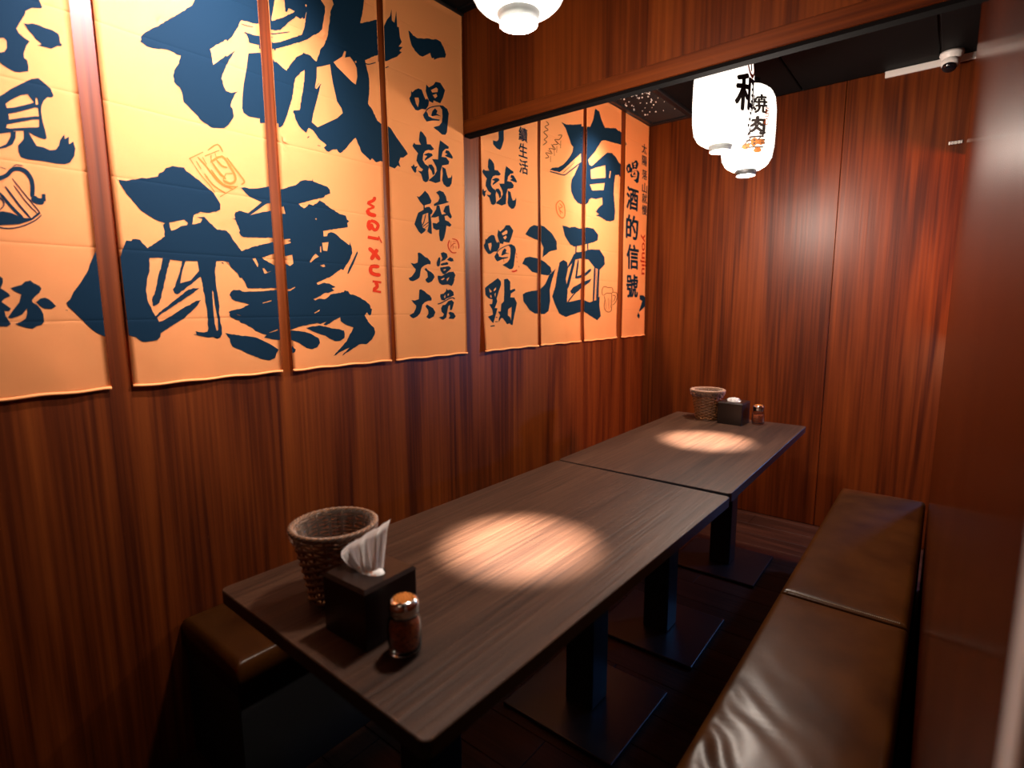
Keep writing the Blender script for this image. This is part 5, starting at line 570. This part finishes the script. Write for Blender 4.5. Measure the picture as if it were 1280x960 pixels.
def basket(x, y, label, seed, rb=.050, rt_=.078, h=.148):
    rnd = random.Random(seed); root = tag(empty('wicker_basket', (x, y, .7202), rnd.random()), label, 'basket', 'wicker baskets with plastic liners')
    n = 18; bm = nb()
    R = lambda z: rb + (rt_ - rb) * (z / h) ** 1.25
    for i in range(n):
        a = 6.28318 * i / n
        tube(bm, [(R(h * q / 6) * math.cos(a), R(h * q / 6) * math.sin(a), .004 + (h - .008) * q / 6) for q in range(7)], .0026, 6)
    for k in range(19):
        z = .006 + (h - .014) * k / 18; P_ = []
        for i in range(n * 4):
            a = 6.28318 * i / (n * 4); w_ = math.cos(a * n / 2 + (k % 2) * math.pi) * .0036
            P_.append(((R(z) + w_) * math.cos(a), (R(z) + w_) * math.sin(a), z))
        tube(bm, P_, .0029, 5, closed=True)
    tag(link('woven_body', bm, wk, root, True), kind='stuff')
    bm = nb()
    for s in (0, 1, 2):
        tube(bm, [((rt_ + .002 + .0032 * math.cos(a * 13 + s * 2.094)) * math.cos(a), (rt_ + .002 + .0032 * math.cos(a * 13 + s * 2.094)) * math.sin(a), h - .002 + .0032 * math.sin(a * 13 + s * 2.094)) for a in (6.28318 * i / 156 for i in range(156))], .0029, 5, closed=True)
    link('braided_rim', bm, wk, root, True)
    link('bottom', lathe(nb(), [(0, .003), (rb, .003), (rb + .001, .0), (0, .0)], 32), wk, root)
    bm = nb(); rows = []; m_ = 96
    prof = [(0, .010), (rb * .6, .010), (rb * .9, .014), (R(.05) - .006, .05), (R(.1) - .006, .1), (rt_ - .006, h - .006), (rt_ + .0005, h + .0045), (rt_ + .0068, h + .001), (rt_ + .0062, h - .012), (R(h - .03) + .0055, h - .028)]
    for q, (r, z) in enumerate(prof):
        if r == 0: rows.append([bm.verts.new((0, 0, z))]); continue
        row = []
        for i in range(m_):
            a = 6.28318 * i / m_; wv = noise.noise(Vector((math.cos(a) * 5, math.sin(a) * 5, z * 22 + seed))) + .6 * noise.noise(Vector((math.cos(a) * 13, math.sin(a) * 13, z * 12 + seed)))
            inn = q < 6; amp = (.010 if inn else .0022) * (0.4 if q == 6 else 1)
            dz = .007 * noise.noise(Vector((math.cos(a) * 3, math.sin(a) * 3, seed + 4))) if q >= 9 else 0
            rr = r - abs(wv) * amp if inn else r + abs(wv) * amp
            row.append(bm.verts.new((rr * math.cos(a), rr * math.sin(a), z + dz)))
        rows.append(row)
    for a_, b_ in zip(rows, rows[1:]):
        for i in range(m_):
            j = (i + 1) % m_
            if len(a_) == 1: bm.faces.new([a_[0], b_[i], b_[j]])
            else: bm.faces.new([a_[i], b_[i], b_[j], a_[j]])
    tag(link('plastic_liner', bm, FILM, root, True), 'clear crumpled plastic liner')
    return root
basket(-.917, .577, 'wicker basket with plastic liner on the near table, behind the large tissue box', 3)
basket(-.927, 2.735, 'wicker basket with plastic liner at the end of the far table', 11)

tissue_m = mat('white_tissue', (.82, .78, .76), .9)
def tissue_box(x, y, label, rz, tall, seed):
    root = tag(empty('tissue_box', (x, y, .7202), rz), label, 'tissue box', 'dark wooden tissue boxes')
    s, h = .0585, .108
    bm = nb(); box(bm, -s + .001, s - .001, -s + .001, s - .001, 0, h - .006, .0015, 2); link('body', bm, M['boxwood'], root)
    bm = nb()                                                  # lid: bevelled frame around an oval opening
    n = 48; outer = []; inner = []; top = []
    for i in range(n):
        a = 6.28318 * i / n + .0001; c, sn = math.cos(a), math.sin(a); k = 1 / max(abs(c), abs(sn))
        outer.append(bm.verts.new((s * k * c, s * k * sn, h - .006))); top.append(bm.verts.new(((s - .005) * k * c, (s - .005) * k * sn, h)))
        inner.append(bm.verts.new((.036 * c, .020 * sn, h)))
    low = [bm.verts.new((v.co.x, v.co.y, h - .0055 - .004)) for v in inner]
    for i in range(n):
        j = (i + 1) % n
        bm.faces.new([outer[i], outer[j], top[j], top[i]]); bm.faces.new([top[i], top[j], inner[j], inner[i]]); bm.faces.new([inner[i], inner[j], low[j], low[i]])
    link('lid', bm, M['boxwood'], root)
    rnd = random.Random(seed); bm = nb(); nu, nv = 44, 18; V = []
    for j in range(nv + 1):
        v = j / nv; row = []
        for i in range(nu + 1):
            u = i / nu * 2 - 1; wv = math.sin(u * 9 + seed) * .007 * (1 - .3 * v) + .004 * math.sin(u * 19 + v * 3)
            if tall:                                          # sheet pulled up and leaning over to one side
                t_ = (u + 1) / 2
                S0, Z0 = -.022 + .046 * t_, h - .003; S1, Z1 = -.056 + .090 * t_ ** .9, h + .032 + .056 * t_ ** .8
                e = v ** .9; S = S0 + (S1 - S0) * e; Z = Z0 + (Z1 - Z0) * e - .006 * math.sin(v * 3.14) * (1 - t_)
                D = (.0075 * math.sin(u * 8 + 1) + .003 * math.sin(u * 17 + v * 3)) * (1 - .45 * v) + .010 * v - .014 * (1 - u * u) * (1 - v)
                if v > .82: D += (v - .82) * .10; Z -= (v - .82) * .05
                X = S * .78 - D * .62; Y = S * .62 + D * .78
            else:
                an = v * 2.9; wid = .020 + .006 * v
                X = u * wid + .003 * math.sin(v * 6); Z = h + .002 + .015 * math.sin(an) * (1 - .35 * u * u); Y = .016 * math.cos(an) + wv * .4
            row.append(bm.verts.new((X, Y, Z)))
        V.append(row)
    for j in range(nv):
        for i in range(nu): bm.faces.new([V[j][i], V[j][i + 1], V[j + 1][i + 1], V[j + 1][i]])
    bmesh.ops.solidify(bm, geom=bm.faces[:], thickness=.0006)
    link('tissue', bm, tissue_m, root, True)
    bm = nb(); lathe(bm, [(0, h + .0045), (.6, h + .004), (.88, h + .001), (1.0, h - .005)], 40)
    for v in bm.verts: v.co.x *= .0345; v.co.y *= .019
    link('tissue_pack', bm, tissue_m, root, True)
    if tall:
        bm = nb()
        for cx_, cy_, rr in ((-.016, -.012, .0035), (.000, -.0155, .0045), (.008, -.0145, .003), (.019, -.0115, .0035), (-.006, -.0150, .0025), (.025, -.009, .0025)):
            e = bm.verts.new((cx_, cy_, 0)); ring = [bm.verts.new((cx_ + rr * 1.3 * math.cos(k * .785), cy_ + rr * .6 * math.sin(k * .785), 0)) for k in range(8)]
            for k in range(8): bm.faces.new([e, ring[k], ring[(k + 1) % 8]])
        for v in bm.verts:
            q = math.hypot(v.co.x / .0345, v.co.y / .019); v.co.z = h + (.0055 if q < .6 else .0055 - (q - .6) / .4 * .0075)
        link('printed_flowers', bm, mat('orange_print', (.85, .20, .03), .8), root)
    return root
tissue_box(-.771, .552, 'dark wooden tissue box on the near table with a tall pulled white tissue', math.radians(2), True, 1.0)
tissue_box(-.789, 2.712, 'dark wooden tissue box on the far table with a short folded tissue', math.radians(-2), False, 2.0)

glass = bpy.data.materials.new('clear_glass'); glass.use_nodes = True
gb = glass.node_tree.nodes['Principled BSDF']; gb.inputs['Transmission Weight'].default_value = 1; gb.inputs['Roughness'].default_value = .03; gb.inputs['IOR'].default_value = 1.45; gb.inputs['Base Color'].default_value = (1, .95, .9, 1)
def spice_mat():
    m = mat('red_spice', (.22, .035, .008), .8); t = NT(m); v = t.n('ShaderNodeTexVoronoi'); v.inputs['Scale'].default_value = 420
    t.l(t.n('ShaderNodeTexCoord').outputs['Object'], v.inputs['Vector']); cr = t.n('ShaderNodeValToRGB'); e = cr.color_ramp.elements
    e[0].color = (.10, .012, .003, 1); e[1].color = (.50, .10, .015, 1); sx = t.n('ShaderNodeSeparateColor'); t.l(v.outputs['Color'], sx.inputs[0]); t.l(sx.outputs[0], cr.inputs[0]); t.l(cr.outputs[0], t.b.inputs['Base Color']); return m
SP = spice_mat(); orange_dust = mat('orange_spice_dust', (.50, .15, .012), .9)
def shaker(x, y, label):
    W = 1.20
    root = tag(empty('spice_shaker', (x, y, .7202)), label, 'shaker', 'chilli shakers with metal lids')
    link('glass_jar', lathe(nb(), [(0, .0005), (.019, .0005), (.0225, .004), (.0235, .014), (.0235, .048), (.0225, .058), (.0195, .066), (.0185, .072), (.0172, .072), (.0180, .065), (.0208, .057), (.0216, .047), (.0216, .015), (.0190, .006), (0, .006)], 40), glass, root, True)
    link('chilli_flakes', lathe(nb(), [(0, .0065), (.0186, .0066), (.0211, .015), (.0211, .044), (.0200, .053), (.0, .055)], 36), SP, root, True)
    link('metal_lid', lathe(nb(), [(.0190, .066), (.0205, .066), (.0210, .074), (.0206, .078), (.0212, .0795), (.0208, .086), (.0190, .091), (.0155, .094), (0, .0955)], 40), M['chrome'], root, True)
    bm = nb()
    for i in range(34):
        r = .0145 * math.sqrt((i + .5) / 34); a = i * 2.39996
        box(bm, r * math.cos(a) - .0009, r * math.cos(a) + .0009, r * math.sin(a) - .0009, r * math.sin(a) + .0009, .0938, .0958 - .000004 * i)
    tag(link('shaker_holes', bm, M['lens'], root), kind='stuff')
    bm = nb(); lathe(bm, [(.0150, .0941), (.009, .0955), (0, .0958)], 24); link('spice_dust', bm, orange_dust, root, True)
    for c in root.children: c.scale = (W, W, 1)
    return root
shaker(-.667, .541, 'chilli flake shaker with orange dusted metal lid in front of the near tissue box')
shaker(-.684, 2.748, 'chilli flake shaker beside the tissue box on the far table')
bpy.context.view_layer.update()
